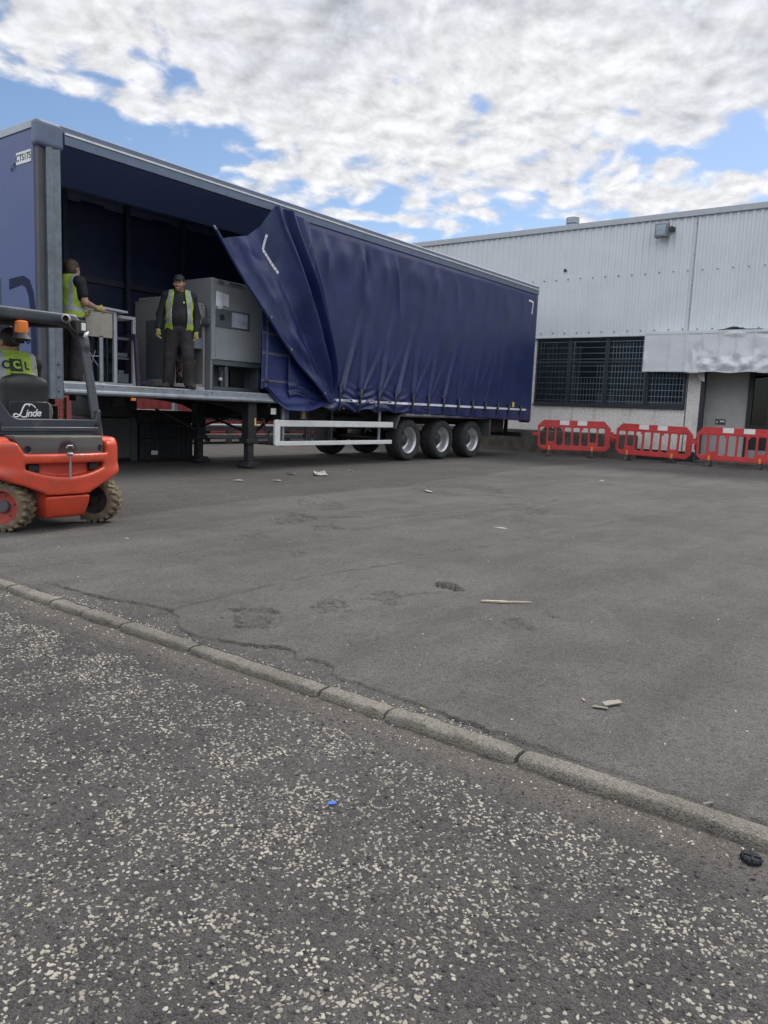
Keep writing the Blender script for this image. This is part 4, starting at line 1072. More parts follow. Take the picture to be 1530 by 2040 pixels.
# canopy of dented sheet
cx0 = -.50
def canopy(u, v):
    y = 7.42 - 6.3 * u; z = 2.44 + 1.0 * v
    x = cx0
    yy = y
    d = 0
    for (cy, cz, ry, rz, a) in ((6.22, 2.66, .10, .30, .10), (6.05, 2.95, .07, .2, .06), (5.75, 2.60, .20, .13, -.09), (5.55, 2.63, .12, .12, .07), (5.28, 2.62, .16, .17, -.10), (5.02, 2.70, .11, .15, .08), (4.80, 2.62, .22, .14, -.09), (4.45, 2.68, .14, .15, .09),
                                (4.2, 2.6, .25, .12, -.08), (3.9, 2.66, .12, .2, .07), (7.38, 2.72, .05, .2, -.05), (5.9, 3.0, .05, .16, .04), (3.5, 2.6, .2, .15, -.07), (4.6, 3.0, .2, .25, .03), (5.1, 3.38, .3, .08, -.06), (4.3, 3.36, .25, .07, .05)):
        th = cy * 7.3; u_, w_ = (yy - cy) / ry, (z - cz) / rz; u_, w_ = u_ * math.cos(th) + w_ * math.sin(th), -u_ * math.sin(th) + w_ * math.cos(th)
        q_ = max(abs(u_) + .35 * abs(w_), .9 * abs(w_ - .3 * u_), .8 * abs(u_ + w_))
        d += .72 * a * max(0, 1 - q_ * .8)
    d += abs(float(fbm(yy * 3.5, z * 3.5, 1.1, 2)) - .5) * -.13 * float(sst(6.5, 5.8, yy)) * float(sst(3.2, 2.55, z))
    d += (float(fbm(yy * 2, z * 2, 4.1, 3)) - .5) * .03
    # folded seams
    ph = (yy / .42) % 1.0
    d += -.030 * (1 if (.0 < ph < .07) and yy < 7.15 else 0)
    return (x + d, yy, z + (.02 * math.sin(yy * 7) - .015 if v < .04 and yy < 6.3 else 0))
c = MB(); c.grid(420, 60, canopy); can = c.build('canopy', M_sheet, bd, smooth=25)
c = MB(); c.box(cx0 - .012, cx0 + .04, 1.1, 7.43, 3.40, 3.475); c.box(cx0 - .005, -.05, 7.41, 7.425, 2.44, 3.45)
for i in range(40):
    ya, yb = 7.42 - 6.3 * i / 40, 7.42 - 6.3 * (i + 1) / 40
    za = 2.43 + (.018 * math.sin(ya * 7) - .01) * (ya < 6.3); zb_ = 2.43 + (.018 * math.sin(yb * 7) - .01) * (yb < 6.3)
    c.bar((cx0 - .01, ya, za), (cx0 - .01, yb, zb_), .03, .045)
c.build('canopy_trim', M_clad, can)
c = MB()
for i in range(12):
    ya, yb = 5.55 - .09 * i, 5.55 - .09 * (i + 1); f_ = lambda yy: 3.485 + .07 * math.exp(-((yy - 5.15) / .18) ** 2)
    c.add([(cx0 - .03, ya, f_(ya)), (cx0 - .03, yb, f_(yb)), (-.06, yb, 3.49), (-.06, ya, 3.49)], [(0, 1, 2, 3)])
c.add([(cx0 + .06, 1.1, 3.42), (cx0 + .06, 7.42, 3.42), (-.06, 7.42, 3.44), (-.06, 1.1, 3.44)], [(0, 1, 2, 3)])
c.build('canopy_top', M_sheet, can, smooth=None)
c = MB(); c.add([(cx0 + .05, 1.1, 2.47), (cx0 + .05, 7.4, 2.47), (.6, 7.4, 2.5), (.6, 1.1, 2.5)], [(0, 1, 2, 3)]); c.build('canopy_soffit', M_harl2, can, smooth=None)
c = MB(); c.add([(-.46, 6.9, 2.41), (-.46, 6.2, 2.38), (-.40, 6.02, 2.36), (-.42, 6.9, 2.43)], [(0, 1, 2, 3)]); c.add([(-.2, 6.08, 2.45), (-.2, 5.86, 2.45), (-.22, 5.83, 2.16), (-.2, 5.98, 2.22)], [(0, 1, 2, 3)]); c.build('torn_trim', M_sheet, can, smooth=None, solid=.004)
# recessed entrance
c = MB(); c.box(-.02, .16, 5.865, 5.967, .0, 2.5); c.build('entrance_post', M_frame, bd, bevel=.006)
c = MB(); c.box(.75, .95, 4.93, 6.1, .0, 2.55); c.box(.16, .747, 5.97, 6.1, .0, 2.55)
rec = c.build('entrance_wall', M_harl2, bd, smooth=None)
c = MB(); c.box(.725, .747, 5.44, 5.70, 1.05, 1.20); ip_ = c.build('entry_panel', M_dgrey, rec, bevel=.006)
c = MB(); c.box(.718, .724, 5.46, 5.58, 1.12, 1.16); c.box(.718, .724, 5.64, 5.67, 1.09, 1.15); c.build('entry_panel_label', M_bars, ip_)
c = MB(); c.box(.70, .82, 2.6, 4.925, .02, .12); c.box(.70, .82, 4.80, 4.925, .12, 2.5); c.box(.70, .82, 3.70, 3.82, .12, 2.5); c.box(.70, .82, 2.6, 2.7, .12, 2.5); c.box(.71, .81, 2.7, 4.8, 2.38, 2.5); c.box(.71, .81, 2.7, 4.8, .95, 1.07); c.box(.71, .81, 4.35, 4.43, 1.07, 2.38)
dr = c.build('door', M_door, bd, bevel=.004)
c = MB(); c.box(.755, .765, 2.7, 4.8, 1.07, 2.38); c.build('pane', glass('dark_door_glass', (.20, .22, .24), .9), dr, smooth=None)
c = MB(); c.box(.745, .77, 2.7, 4.8, .12, .40); c.build('kick_panel', mat('grey_kick_panel', (.30, .31, .31), .6), dr)
c = MB(); c.box(.745, .77, 2.7, 4.8, .40, .95); c.build('lower_panel', M_door, dr)
c = MB(); c.box(.96, 3.0, 2.0, 6.1, 0, .02); c.box(3.0, 3.1, 2, 6.1, 0, 2.6); c.box(.96, 3.0, 2.0, 6.1, 2.56, 2.6); c.box(.96, 3.0, 1.9, 2.0, 0, 2.6); c.box(.96, 3.0, 6.1, 6.11, 0, 2.6); c.build('lobby', M_room, bd, smooth=None)
c = MB(); c.box(-.35, .75, 2.6, 5.86, -.1, .08); c.build('entrance_step', M_plinth, bd, bevel=.01)

# floodlight on the cladding
fl_ = empty('floodlight', (WX - .08, 7.15, 6.2), 0, 'grey floodlight on a bracket high on the white cladding', 'floodlight')
c = MB(); c.prism([(-.10, -.21), (-.32, -.22), (-.30, .14), (-.18, .20), (-.10, .12)], 'y', -.05, .29); c.build('housing', mat('grey_cast_metal', (.17, .185, .21), .5, metal=.3), fl_, bevel=.02)
c = MB(); c.box(-.332, -.318, -.01, .25, -.16, .10, M=Matrix.Rotation(R(-2), 4, 'Y')); c.build('lens', mat('lamp_lens', (.30, .33, .36), .15, metal=.4), fl_, bevel=.01)
c = MB(); c.tube([(.0, -.12, .02), (-.20, -.13, .06), (-.22, -.08, .02)], .016, n=8); c.tube([(.0, -.12, .02), (-.18, -.10, -.16)], .014, n=8); c.box(-.01, .01, -.16, .1, -.04, .08); c.build('bracket', M_dgrey, fl_)

# ------------------------------------------------------------------ red plastic barriers
M_redp = mat('red_barrier_plastic', (.52, .040, .042), .50, var=.14, vscale=3, dirt=(.30, .06, .06), dscale=2.5, damt=.45)
M_plate = mat('white_reflective_plate', (.74, .75, .75), .4, var=.05)
M_peg = mat('orange_peg', (.72, .28, .03), .5)
M_foot = mat('black_rubber_foot', (.030, .030, .031), .8, var=.2, dirt=(.09, .085, .08), dscale=5, damt=.6)
def make_barrier():
    t = empty('safety_barrier', (0, 0, 0))
    out = [(.02, .29), (.14, .17), (1.86, .17), (1.98, .29), (1.98, .80), (1.80, 1.0), (.16, 1.0), (.0, .84)]
    loops = [out]
    xs_ = [.075 + .2255 * i for i in range(8)]
    for i, x in enumerate(xs_):
        zb_ = .30 if i not in (1, 6) else .40; zt = .80 + (0 if 0 < i < 7 else -.0)
        h = rrect(x, x + .172, zb_, zt, .03, 3)
        if i in (2, 5):                       # holes notched by a moulded gusset
            h = [(x + .03, zb_), (x + .13, zb_), (x + .172, zb_ + .05), (x + .172, zt - .07), (x + .135, zt - .05), (x + .125, zt), (x + .02, zt), (x, zt - .03), (x, zb_ + .03)]
            if i == 5: h = [(2 * x + .172 - p[0], p[1]) for p in h][::-1]
        loops.append(h)
    M = frame_mat((0, 0, 0), (1, 0, 0), (0, 0, 1))
    bo = plate('panel', loops, .055, M_redp, t, .009, M)
    c = MB(); c.box(.1, 1.88, -.032, .032, .84, .862); c.box(.1, 1.88, -.032, .032, .20, .215); c.build('rib', M_redp, bo, bevel=.006)
    for x in (.60, 1.08):
        c = MB(); c.box(x, x + .255, -.034, -.026, .868, .992); c.build('reflective_plate', M_plate, bo, bevel=.003)
    c = MB(); c.box(-.11, .02, -.022, .022, .56, .64); c.box(-.13, -.10, -.03, .03, .54, .66); c.cyl((.22, -.028, .93), (.22, -.036, .93), .03, n=12)
    c.box(1.97, 2.05, -.022, .022, .64, .72); c.box(2.03, 2.06, -.02, .02, .45, .72); c.build('coupling', M_redp, bo, bevel=.006)
    for x in (.335, 1.50):
        c = MB(); c.box(x - .028, x + .028, -.044, .0, .13, .285); c.build('peg', M_peg, t, bevel=.006)
        c = MB(); c.prism([(-.26, .0), (.26, .0), (.26, .03), (.13, .06), (.06, .17), (-.06, .17), (-.13, .06), (-.26, .03)], 'x', x - .055, x + .055)
        c.build('foot', M_foot, t, bevel=.01)
    return t
bar0 = make_barrier()
BAR = [((19.98, 9.74), (20.85, 7.87), 'red plastic barrier standing nearest the rear of the trailer, before the dark plinth'),
       ((20.55, 7.70), (20.66, 5.66), 'red plastic barrier in the middle of the row, below the window strip'),
       ((20.40, 5.55), (20.55, 3.55), 'red plastic barrier in front of the dark entrance door, rightmost of the row')]
for i, (a, b_, lab) in enumerate(BAR):
    o = bar0 if i == 0 else copy_tree(bar0)
    o.location = (a[0], a[1], -.012); o.rotation_euler = (0, R((-.6, 1.0, .3)[i]), math.atan2(b_[1] - a[1], b_[0] - a[0]))
    tag(o, lab, 'barrier', 'red plastic barriers along the wall')
    if i == 1:
        ft = [c for c in o.children if c.name.startswith('foot')][1]
        ft.matrix_basis = Matrix.Translation((1.50, 0, 0)) @ Matrix.Rotation(R(70), 4, 'Z') @ Matrix.Translation((-1.50, 0, 0))

# ------------------------------------------------------------------ things beyond and beneath the trailer
M_redc = mat('red_container_paint', (.25, .032, .030), .6, var=.2, vscale=2, dirt=(.10, .04, .03), dscale=1.5, damt=.5)
ct = empty('shipping_container', (11.2, 18.6, 0), 0, 'red corrugated shipping container standing behind the trailer', 'container')
c = MB(); vs = []; n_ = 0; x = 0; prof = []
while x < 12.0: prof += [(x, 0), (x + .07, 0), (x + .14, .04), (x + .21, .04)]; x += .28
for z in (.22, 2.5):
    for (xx, d) in prof: vs.append((xx, d, z))
n_ = len(prof); c.add(vs, [(i, i + 1, n_ + i + 1, n_ + i) for i in range(n_ - 1)]); c.build('side_wall', M_redc, ct, smooth=None)
c = MB(); c.box(-.05, 12.1, -.02, 2.4, .10, .22); c.box(-.05, 12.1, -.02, .08, 2.5, 2.62); c.box(-.06, .06, -.02, .1, .1, 2.6); c.box(12.0, 12.12, -.02, .1, .1, 2.6); c.box(-.05, 12.1, 2.3, 2.4, .22, 2.6); c.box(-.04, 12.1, -.01, 2.4, 2.56, 2.6); c.box(-.04, .0, .1, 2.3, .2, 2.58); c.build('frame', M_redc, ct, bevel=.01)
c = MB()
for x in np.arange(.2, 12, 2.2): c.box(x, x + .5, .05, 2.3, -.02, .10)
c.build('bearers', M_black, ct)
sk = empty('steel_trestle', (12.6, 16.2, 0), 0, 'dark steel trestle frame in front of the red container', 'trestle')
c = MB(); c.box(0, 5.2, 0, .12, .34, .46); c.box(0, 5.2, .9, 1.0, .34, .46)
for x in (.1, 1.7, 3.3, 4.9): c.box(x, x + .14, 0, .1, 0, .34); c.box(x, x + .14, .9, 1.0, 0, .34)
c.build('rails', M_dgrey, sk, bevel=.006)
c = MB(); c.box(-.02, 5.2, -.01, 1.0, .462, .50); c.build('planks', M_galv, sk)
c = MB(); c.box(-.12, -.02, -.03, .07, .0, 1.28); c.build('upright_post', M_galv, sk, bevel=.006)
# black plastic crates and the grey cabinet under the front of the trailer
def crate(loc, wd, dp, ht, label, white=False):
    t = empty('plastic_crate', loc, 0, label, 'crate', 'black crates under the trailer nose')
    c = MB(); c.box(0, wd, 0, dp, .0, ht)
    n = int(wd / .11)
    for i in range(n + 1): x = (wd - .03) * i / n; c.box(x, x + .03, -.02, .0, .02, ht - .05)
    c.box(-.015, wd + .015, -.03, dp + .02, ht - .06, ht - .002)
    o = c.build('body', M_blackp, t, bevel=.006)
    if white:
        l = MB(); l.box(.23, .37, -.027, -.021, .10, .175); l.build('label', M_sign, o)
    return t
c1 = crate((8.50, 12.0, .0), 1.18, .9, .40, 'black ribbed plastic crate at the bottom of the stack, with a white label', True)
c2 = crate((8.50, 12.0, .402), 1.18, .9, .265, 'black ribbed plastic crate in the middle of the stack under the trailer')
c3 = crate((8.46, 12.0, .669), 1.21, .9, .235, 'black plastic crate on top of the stack, with a pale sheet on it')
c = MB(); c.box(8.50, 9.66, 11.97, 12.6, .908, .918); tag(c.build('cardboard_sheet', mat('pale_card', (.50, .48, .44), .8), None), 'thin pale sheet lying on top of the black crates', 'sheet')
gc = empty('grey_cabinet', (7.55, 12.05, 0), 0, 'dark grey steel cabinet standing left of the black crates', 'cabinet')
c = MB(); c.box(0, .90, 0, .6, .05, .76); c.build('body', mat('grey_brown_steel', (.085, .08, .078), .6, var=.1), gc, bevel=.01)
c = MB(); c.box(.79, .92, -.02, .02, .0, .77); c.box(.0, .09, -.02, .02, .0, .77); c.build('post', M_dgrey, gc)
pb = empty('black_filler_box', (7.55, 12.05, .772), 0, 'added black box filling the dark mass above the grey cabinet', 'box')  # added box, only fills the dark mass under the trailer
c = MB(); c.box(0, .93, .0, .6, .0, .40); c.build('body', M_blackp, pb, bevel=.01)
c = MB(); c.box(.42, .66, -.02, -.004, .22, .34); c.box(.40, .66, -.03, -.004, .195, .22); c.build('grey_panel', M_dgrey, pb)
# wire cage seen past the fork-lift
wc = empty('wire_cage', (6.05, 12.3, 0), 0, 'rusty wire mesh cage seen behind the forklift driver', 'cage')
c = MB()
for x in np.arange(0, 1.2, .06): c.box(x, x + .005, 0, .004, .1, 1.05)
for z in np.arange(.1, 1.06, .06): c.box(0, 1.2, -.004, .0, z, z + .005)
for x in (0, 1.17): c.box(x, x + .035, -.01, .03, 0, 1.08); c.box(x, x + .035, .8, .83, 0, 1.08)
c.box(0, 1.2, 0, .83, .08, .11); c.build('mesh', mat('rusty_wire', (.17, .14, .07), .7, var=.3), wc)
c = MB(); c.box(.05, 1.12, .1, .75, .115, .95); c.box(.08, 1.1, .15, .7, .952, 1.12); c.build('dark_block', M_black, wc, bevel=.02)  # added dark block, hides the red container behind the mesh

# ------------------------------------------------------------------ machines standing on the deck
DZ = 1.287
M_cab = mat('grey_cabinet_paint', (.25, .265, .28), .5, var=.06, vscale=2, dirt=(.19, .19, .18), dscale=1.5, damt=.4)
M_cabb = mat('beige_cabinet_paint', (.29, .29, .275), .5, var=.07, vscale=2, dirt=(.22, .21, .18), dscale=1.5, damt=.4)
M_cabd = mat('slate_panel', (.085, .10, .115), .5, var=.1)
M_lite = mat('light_panel', (.36, .38, .40), .4, var=.08)
M_paper = mat('white_paper', (.68, .69, .74), .8, var=.03)
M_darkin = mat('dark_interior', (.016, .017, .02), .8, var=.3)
M_cable = mat('cables', (.22, .15, .15), .6, var=.6, vscale=18)
tc_ = empty('tall_control_cabinet', (8.60, 10.20, DZ), 0, 'tallest grey control cabinet with a window strip and papers taped to its door', 'cabinet')
c = MB(); c.box(.033, 1.17, .03, .80, .52, 1.84); c.box(0, .032, .0, .8, 0, 1.84); c.box(.001, .09, -.012, -.001, .52, 1.84); c.box(.034, .09, -.001, .029, .52, 1.84)
body = c.build('body', M_cab, tc_, bevel=.006)
c = MB(); c.box(.10, 1.15, .0, .028, .53, 1.74); dr = c.build('door', M_cab, tc_, bevel=.006)
c = MB(); c.box(.10, .85, -.012, -.002, 1.06, 1.36); ws = c.build('window_strip', M_cabd, dr, bevel=.02)
c = MB(); c.box(.44, .80, -.018, -.013, 1.085, 1.33); c.build('window_pane', mat('grey_pane', (.40, .42, .50), .25, var=.25, vscale=4), ws, bevel=.004)
c = MB(); c.box(.18, .27, -.02, -.013, 1.18, 1.27); c.build('dark_dial', M_ink, ws)
c = MB(); c.box(.15, .27, -.003, .0, 1.77, 1.82); c.box(.38, .70, -.003, .0, 1.775, 1.815); c.build('name_plate', M_cabd, body)
c = MB(); c.grid(6, 6, lambda u, v: (.09 + .16 * u, -.010 - .012 * math.sin(3 * u + v), 1.40 + .24 * v - .02 * u)); c.grid(6, 6, lambda u, v: (.235 + .14 * u, -.016 - .012 * math.sin(3 * u + 2), 1.42 + .20 * v - .01 * u)); c.grid(4, 4, lambda u, v: (.13 + .09 * u, -.008, 1.33 + .12 * v))
tag(c.build('taped_papers', M_paper, None, smooth=None), 'white papers taped to the door of the tall grey cabinet', 'papers'); bpy.context.scene.objects['taped_papers'].location = (8.60, 10.20, DZ)
c = MB(); c.box(.034, 1.17, .05, .78, .0, .08); c.box(1.12, 1.17, .051, .8, .081, .519); c.box(.034, .08, .02, .049, .0, .44); c.box(.034, 1.17, .02, .06, .44, .519); c.box(.034, 1.12, .3, .33, .081, .5); c.box(.36, .42, .05, .12, .08, .44)
c.build('base_frame', M_cabd, tc_, bevel=.004)
c = MB(); c.box(.09, .19, .22, .25, .09, .43); c.box(.43, .58, .22, .25, .09, .43); c.build('inner_panels', M_lite, tc_)
c = MB(); c.box(.62, .95, .2, .29, .08, .38); c.build('inner_box', M_ink, tc_, bevel=.01)
c = MB(); c.cyl((.29, .12, .40), (.30, .11, .22), .012); c.cyl((.29, .11, .42), (.29, .11, .37), .025); c.build('lever', M_hub, tc_)
c = MB(); c.lathe([(0.001, -.035), (.025, -.025), (.035, 0), (.025, .025), (.001, .035)], (.31, .11, .21), (0, -1, .2), 14); c.build('lever_knob', M_railbright, tc_)
c = MB(); c.lathe([(.001, .05), (.06, .045), (.072, .02), (.072, -.02), (.05, -.03)], (-.04, .06, 1.13), (-1, -.4, 0), 20); c.tube([(-.04, .03, 1.2), (-.05, .02, 1.32), (-.09, .05, 1.42)], .02, n=8); c.build('side_fan', M_cabd, tc_)
# middle cabinet behind the standing man
mc = empty('beige_cabinet', (7.94, 10.33, DZ), 0, 'beige open fronted cabinet behind the man with the cap', 'cabinet')
c = MB(); c.box(.0, .03, .001, 1.0, .10, 1.38); c.box(-.002, .598, .002, 1.002, 1.38, 1.42); c.box(.60, .645, -.01, 1.0, .0, 1.421); c.box(.03, .60, .9, .99, .10, 1.38); c.box(.002, .60, .003, .99, .04, .10); c.box(-.004, .05, -.012, .0, .05, 1.419)
mb_ = c.build('body', M_cabb, mc, bevel=.006)
c = MB(); c.box(.05, .60, -.004, .02, 1.08, 1.375); c.build('upper_door', M_cabb, mc, bevel=.004)
c = MB(); c.box(.05, .60, .0, .02, .68, 1.07); pn = c.build('slate_door', mat('blue_grey_door', (.16, .19, .22), .5, var=.08), mc, bevel=.004)
c = MB(); c.box(.30, .57, -.012, -.001, .86, 1.06); sc_ = c.build('screen', M_ink, pn, bevel=.004)
c = MB(); c.box(.36, .49, -.016, -.0125, .91, .92); c.box(.36, .49, -.016, -.0125, 1.0, 1.01); c.box(.48, .49, -.016, -.0125, .92, 1.0); c.build('screen_border', M_lite, sc_)
c = MB(); c.box(.05, .6, .3, .32, .10, .68); c.build('dark_backing', M_darkin, mc)  # near-black sheet stands for the shade inside the open cabinet
c = MB()
for k in range(26):
    p0 = Vector((random.uniform(.22, .46), random.uniform(.02, .2), random.uniform(.10, .2))); ps = [p0]
    for j in range(5): ps.append(ps[-1] + Vector((random.uniform(-.05, .05), random.uniform(-.03, .03), random.uniform(.02, .11))))
    c.tube(ps, random.uniform(.006, .016), n=6)
c.build('cable_tangle', M_cable, mc)
c = MB()
for k in range(7): x, z = random.uniform(.25, .42), random.uniform(.12, .5); c.box(x, x + .05, .0, .02, z, z + .06, M=Matrix.Rotation(random.uniform(-.3, .3), 4, 'Y'))
c.build('connector_blocks', M_lite, mc)
c = MB(); c.box(-.006, -.001, .18, .70, .16, 1.10); c.build('side_door', mat('slate_side_door', (.10, .115, .125), .5, var=.12), mc, bevel=.004)
c = MB(); c.box(.06, .62, .1, .85, .0, .05, M=None); ob = c.build('steel_cover', M_cabb, None, bevel=.008); ob.location = (7.92, 10.40, DZ + 1.424); ob.rotation_euler = (0, R(-1), R(2)); tag(ob, 'loose beige cover lying on top of the beige cabinet', 'cover')
# open rack frames by the front pillar
def rack(loc, wd, dp, ht, rz, label):
    t = empty('open_rack', loc, rz, label, 'rack', 'open machine racks on the deck')
    c = MB(); p = .05
    for x in (0, wd - p):
        for y in (0, dp - p): c.box(x, x + p, y, y + p, 0, ht)
    for z in (0, ht - p):
        c.box(p, wd - p, 0, p, z, z + p); c.box(p, wd - p, dp - p, dp, z, z + p); c.box(0, p, p, dp - p, z, z + p); c.box(wd - p, wd, p, dp - p, z, z + p)
    c.build('frame', M_lite, t, bevel=.005)
    return t
rk = rack((6.38, 10.42, DZ), .60, .8, 1.12, 0, 'nearest open grey rack, with a worktop, beside the man at the pillar')
c = MB(); c.box(-.06, .72, -.04, .85, 1.125, 1.16, M=Matrix.Rotation(R(2.5), 4, 'Y')); c.build('worktop', M_lite, rk, bevel=.006)
c = MB(); c.box(.08, .52, -.012, .0, .70, 1.06); c.build('beige_panel', mat('beige_board', (.36, .335, .28), .8, var=.12), rk, bevel=.004)
c = MB(); c.box(.08, .40, .35, .37, .05, .9); c.box(.42, .44, -.01, .02, .06, 1.06); c.build('back_board', M_darkin, rk)
c = MB(); c.box(.30, .36, -.012, .01, .05, .72); c.tube([(.08, -.02, .55), (.20, -.03, .35), (.27, -.02, .28)], .010); c.tube([(.1, -.02, .15), (.22, -.03, .5)], .007); c.tube([(.02, -.02, .42), (.3, -.02, .42)], .008); c.lathe([(.001, .03), (.03, .02), (.035, -.02)], (.10, -.02, .5), (0, -1, 0), 12); c.build('brackets', M_galv, rk)
rk2 = rack((7.06, 10.60, DZ), .38, .7, 1.08, 0, 'further open grey rack with boards inside, left of the beige cabinet')
c = MB(); c.box(.05, .33, .1, .6, .72, .76); c.box(.05, .33, .1, .6, .42, .45); c.box(.05, .33, .55, .6, .05, 1.0); c.build('shelves', M_cabd, rk2)
c = MB(); c.box(.08, .28, .05, .3, .06, .20); c.box(.1, .2, .05, .2, .20, .25); c.box(.1, .3, .1, .3, .46, .52); c.build('parts_box', M_cabd, rk2, bevel=.004)
c = MB(); c.box(0, .05, 0, .3, 0, .82); c.box(.05, .30, .02, .3, .05, .1); ob = c.build('leaning_panel', mat('plum_panel', (.06, .045, .075), .5, var=.4, vscale=15), None); ob.location = (7.44, 10.55, DZ); ob.rotation_euler = (0, R(-4), 0); tag(ob, 'dark panel of circuit boards leaning between rack and beige cabinet', 'panel')
for (x, y, w_, d_, h_, lab) in ((8.12, 10.05, .24, .12, .05, 'flat pale metal piece on the deck behind the man\'s feet'),):
    c = MB(); c.box(0, w_, 0, d_, 0, h_); c.box(.03, w_ - .03, -.004, 0, .01, h_ - .01); ob = c.build('metal_piece', M_lite, None, bevel=.006); ob.location = (x, y, DZ); tag(ob, lab, 'scrap metal')

# ------------------------------------------------------------------ people (front is -y in their own frame)
M_skin = mat('skin', (.42, .235, .17), .5, var=.10, vscale=20, spec=.4)
M_hairb = mat('brown_hair', (.055, .032, .02), .6, var=.4, vscale=60, bump=.5, bscale=120)
M_hair = mat('dark_hair', (.03, .02, .014), .6, var=.4, vscale=60, bump=.5, bscale=120)
M_beard = mat('stubble', (.24, .13, .09), .7, var=.3, vscale=80)
M_jack = mat('black_jacket', (.011, .012, .016), .8, var=.25, vscale=10, bump=.3, bscale=60)
M_trou = mat('charcoal_trousers', (.022, .020, .022), .85, var=.3, vscale=8, bump=.3, bscale=70, dirt=(.075, .065, .06), dscale=5, damt=.4)
M_boot = mat('work_boots', (.055, .045, .038), .8, var=.3, vscale=15)
M_vest = mat('lime_safety_vest', (.31, .455, .05), .75, var=.2, vscale=12, bump=.3, bscale=40, dirt=(.17, .23, .05), dscale=7, damt=.55)
M_vband = mat('silver_vest_band', (.30, .32, .33), .45, var=.2, vscale=30)
M_glove = mat('tan_work_gloves', (.36, .31, .12), .8, var=.22, vscale=25)
M_capk = mat('black_cap', (.022, .023, .026), .7, var=.2)
M_eye = mat('eye_dark', (.03, .02, .018), .3)

